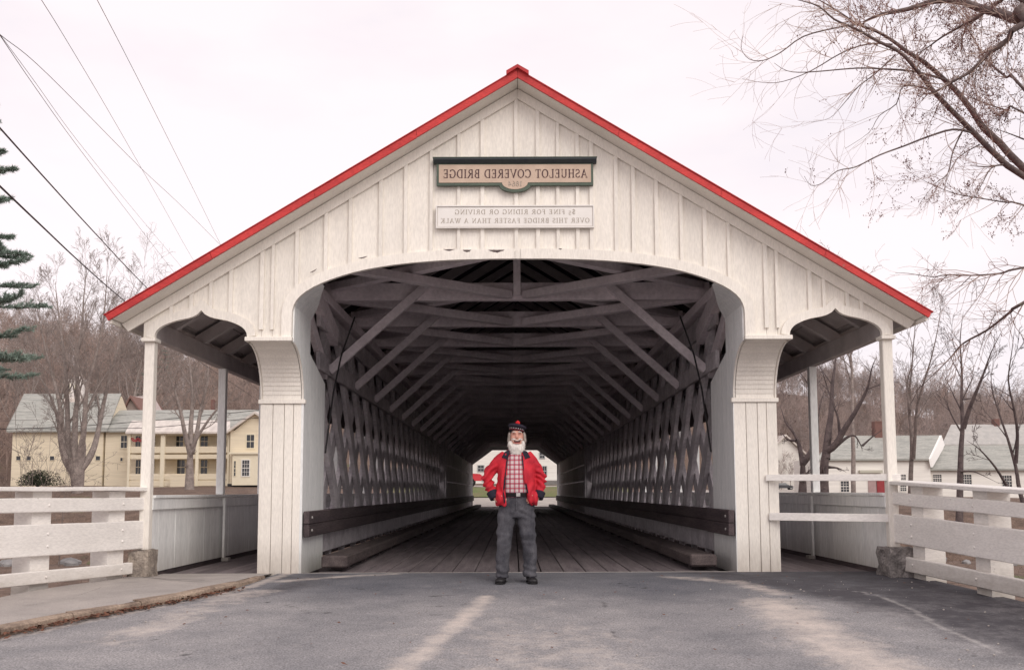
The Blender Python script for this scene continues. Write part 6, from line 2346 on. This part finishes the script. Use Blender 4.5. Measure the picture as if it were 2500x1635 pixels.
def spikes(rs, H):
    """one light tree of the wood: thin three sided spikes"""
    out_ = []
    grow(rs, Vector((0, 0, -.5)), Vector((rs.gauss(0, .05), rs.gauss(0, .05), 1)), H, .13, 0,
         [(12, .5, 36, .04, .03, 3, .25), (6, .5, 38, .10, .08, 2), (4, .55, 40, .15, .06, 1), (0, .5, 45, .2, .02, 1)], out_)
    V_, F_ = [], []
    for lev, pts, rad in out_:
        b = B()
        a_, c_ = pts[0], pts[-1]
        rr = max(rad[0], .035)
        o = len(V_)
        d = (c_ - a_).normalized()
        s1 = d.cross(Vector((.3, .5, .8))).normalized()
        s2 = d.cross(s1)
        for k_ in range(3):
            V_.append(a_ + (s1 * math.cos(2.09 * k_) + s2 * math.sin(2.09 * k_)) * rr)
        V_.append(c_)
        F_ += [(o, o + 1, o + 3), (o + 1, o + 2, o + 3), (o + 2, o, o + 3)]
    return np.array([tuple(v) for v in V_]), np.array(F_)


rs = random.Random(77)
VAR = [spikes(rs, rs.uniform(8, 14)) for i in range(9)]


def wood(name, label, spots, mat):
    Vs, Fs, o = [], [], 0
    for x, y in spots:
        v, f = VAR[rs.randrange(len(VAR))]
        a_ = rs.random() * 6.28
        s_ = rs.uniform(.65, 1.25)
        c, s__ = math.cos(a_) * s_, math.sin(a_) * s_
        q = np.stack([v[:, 0] * c - v[:, 1] * s__ + x, v[:, 0] * s__ + v[:, 1] * c + y, v[:, 2] * s_ + float(terrain(x, y))], 1)
        Vs.append(q)
        Fs.append(f + o)
        o += len(v)
    tag(link(name, np_mesh(name, np.concatenate(Vs), np.concatenate(Fs), mat)), label, 'woodland', kind='stuff')


sp = []
for i in range(850):
    y = 122 + 145 * rs.random() ** .8
    x = (rs.uniform(-40, 800) - 1254) / 2430 * (y + 12.6)
    sp.append((x, y))
wood('woodland', 'bare brown wooded hillside behind the yellow house', sp, hill_m)
sp = []
for i in range(850):
    y = 212 + 150 * rs.random() ** .8
    x = (rs.uniform(1780, 2560) - 1254) / 2430 * (y + 12.6)
    sp.append((x, y))
for i in range(60):
    y = rs.uniform(135, 205)
    x = (rs.uniform(2050, 2560) - 1254) / 2430 * (y + 12.6)
    sp.append((x, y))
wood('woodland', 'bare brown wooded ridge behind the white houses on the right', sp, M('distant_wood_grey', (0.40, 0.31, 0.275), (0.25, 0.205, 0.19), scale=.07, rough=.95, bump=0, ramp=(.42, .58), grain=.3, fine=.8))
# conifers standing among the bare wood
for i, (px, Y_, H, lab) in enumerate(((340, 165, 15, 'conifer on the hillside behind the brown gable'), (395, 190, 17, 'higher conifer on the hillside seen left of the second walkway post'))):
    x = (px - 1254) / 2430 * (Y_ + 12.6)
    pine(lab, x, Y_, H, 3.0, 60 + i, .1, 'conifer', 5)

# brush along the river bank
brush_m = M('brush_twig', (0.19, 0.12, 0.09), (0.11, 0.075, 0.06), scale=1, rough=.95, bump=0)
b = B()
for i in range(5200):
    if rs.random() < .5:
        x, y = rs.uniform(-34, -4.9), rs.uniform(-2.5, 60)
    else:
        x, y = rs.uniform(4.9, 40), rs.uniform(-2.5, 60)
    if abs(x) > 1254 / 2430 * (y + 12.6) + 3:
        continue
    z = float(terrain(x, y))
    if 7 < y < 40 and z < -2.2 and rs.random() < .5:
        continue
    h_ = rs.uniform(.15, .5) * (1 if y > 8 else .6)
    p0 = Vector((x, y, z - .03))
    b.tube([p0, p0 + Vector((rs.gauss(0, .22), rs.gauss(0, .22), h_))], [.008, .002], 3, False)
tag(b.build('river_bank_brush', brush_m), 'low brown brush and dead stalks on the river banks', 'brush', kind='stuff')
# river stones
stone_m = M('river_stone', (0.30, 0.29, 0.285), (0.16, 0.155, 0.155), scale=1.5, rough=.9, bump=.3, fine=8)
b = B()
for i in range(420):
    x = rs.choice((-1, 1)) * rs.uniform(5, 30)
    y = rs.uniform(1, 14) if rs.random() < .6 else rs.uniform(34, 44)
    s_ = rs.uniform(.12, .45)
    b.ball((x, y, float(terrain(x, y)) + s_ * .15), (s_ * rs.uniform(.8, 1.5), s_, s_ * .6), 7, 5)
b.jitter(.08, 3)
tag(b.build('river_stones', stone_m), 'grey stones strewn along the river edge', 'stones', kind='stuff')
# grass tufts at the foot of the left railing
grass_m = M('grass_blade', (0.10, 0.13, 0.045), (0.16, 0.13, 0.06), scale=3, rough=.9, bump=0)
b = B()
for i in range(900):
    u = rs.random()
    y = -1.2 - 3.2 * u
    x = -4.75 - .393 * (-y - .62) - rs.uniform(0, .45)
    z = float(terrain(x, y)) - .02
    h_ = rs.uniform(.05, .16)
    w_ = .004
    b.add([(x - w_, y, z), (x + w_, y, z), (x + rs.gauss(0, .05), y + rs.gauss(0, .05), z + h_)], [(0, 1, 2)])
tag(b.build('grass_tufts', grass_m), 'sparse grass tufts at the foot of the left railing', 'grass', kind='stuff')

# ------------------------------------------------------------------ overhead wires
wire_m = M('wire_black', (0.035, 0.028, 0.03), rough=.7, bump=0)
wire_g = M('wire_grey', (0.10, 0.09, 0.085), rough=.7, bump=0)


def wire(label, px, Ys, r_, mat, group):
    P_ = [at(x, y, Y_) for (x, y), Y_ in zip(px, Ys)]
    d = (P_[0] - P_[1])
    P_ = [P_[0] + d * .6] + P_
    Q = smooth_pts(P_, 6)
    o = B().tube(Q, r_, 6).build('overhead_wire', mat)
    tag(o, label, 'wire', group)


g1 = 'overhead wires left of the bridge'
wire('upper of the two thick black cables, running down behind the eave', [(0, 313), (105, 430), (230, 567), (355, 699), (480, 822), (640, 960)], [-2, 1, 6, 14, 34, 84], .0105, wire_m, g1)
wire('lower of the two thick black cables, ending towards the yellow house', [(0, 455), (100, 550), (200, 644), (302, 733), (459, 863), (629, 976), (650, 990)], [-2, 1, 6, 13, 34, 80, 86], .012, wire_m, g1)
wire('thin wire farthest right, crossing from the top edge to the roof', [(237, 0), (315, 150), (400, 318), (491, 500), (545, 610), (640, 800)], [2, 6, 12, 22, 32, 60], .0055, wire_g, g1)
wire('thin wire second from right, from the top edge behind the roof', [(101, 0), (160, 95), (270, 280), (396, 500), (475, 640), (560, 780)], [2, 5, 12, 24, 36, 60], .0055, wire_g, g1)
wire('thin wire slanting least steeply across the other thin wires', [(0, 85), (120, 185), (335, 402), (440, 500), (540, 600), (640, 700)], [1, 5, 14, 22, 32, 50], .0055, wire_g, g1)
wire('steepest of the thin wires from the left edge', [(0, 87), (80, 205), (180, 345), (298, 500), (425, 665), (500, 760)], [1, 4, 10, 20, 34, 50], .0055, wire_g, g1)
wire('faintest thin wire from the left edge', [(0, 85), (85, 200), (190, 345), (316, 500), (450, 660), (530, 755)], [1, 4, 10, 20, 34, 50], .0042, wire_g, g1)
g2 = 'wires crossing before the yellow house'
wire('upper dark wire across the yellow house roof', [(-40, 1048), (150, 1042), (350, 1028), (520, 1012), (640, 1000)], [78, 78, 78, 78, 78], .030, wire_m, g2)
wire('lower dark wire across the yellow house eaves', [(-40, 1046), (150, 1046), (350, 1044), (520, 1030), (640, 1018)], [77, 77, 77, 77, 77], .030, wire_m, g2)
wire('thin grey wire across the slate roof', [(-40, 1028), (150, 1022), (350, 1010), (520, 1004), (640, 996)], [79, 79, 79, 79, 79], .014, wire_g, g2)
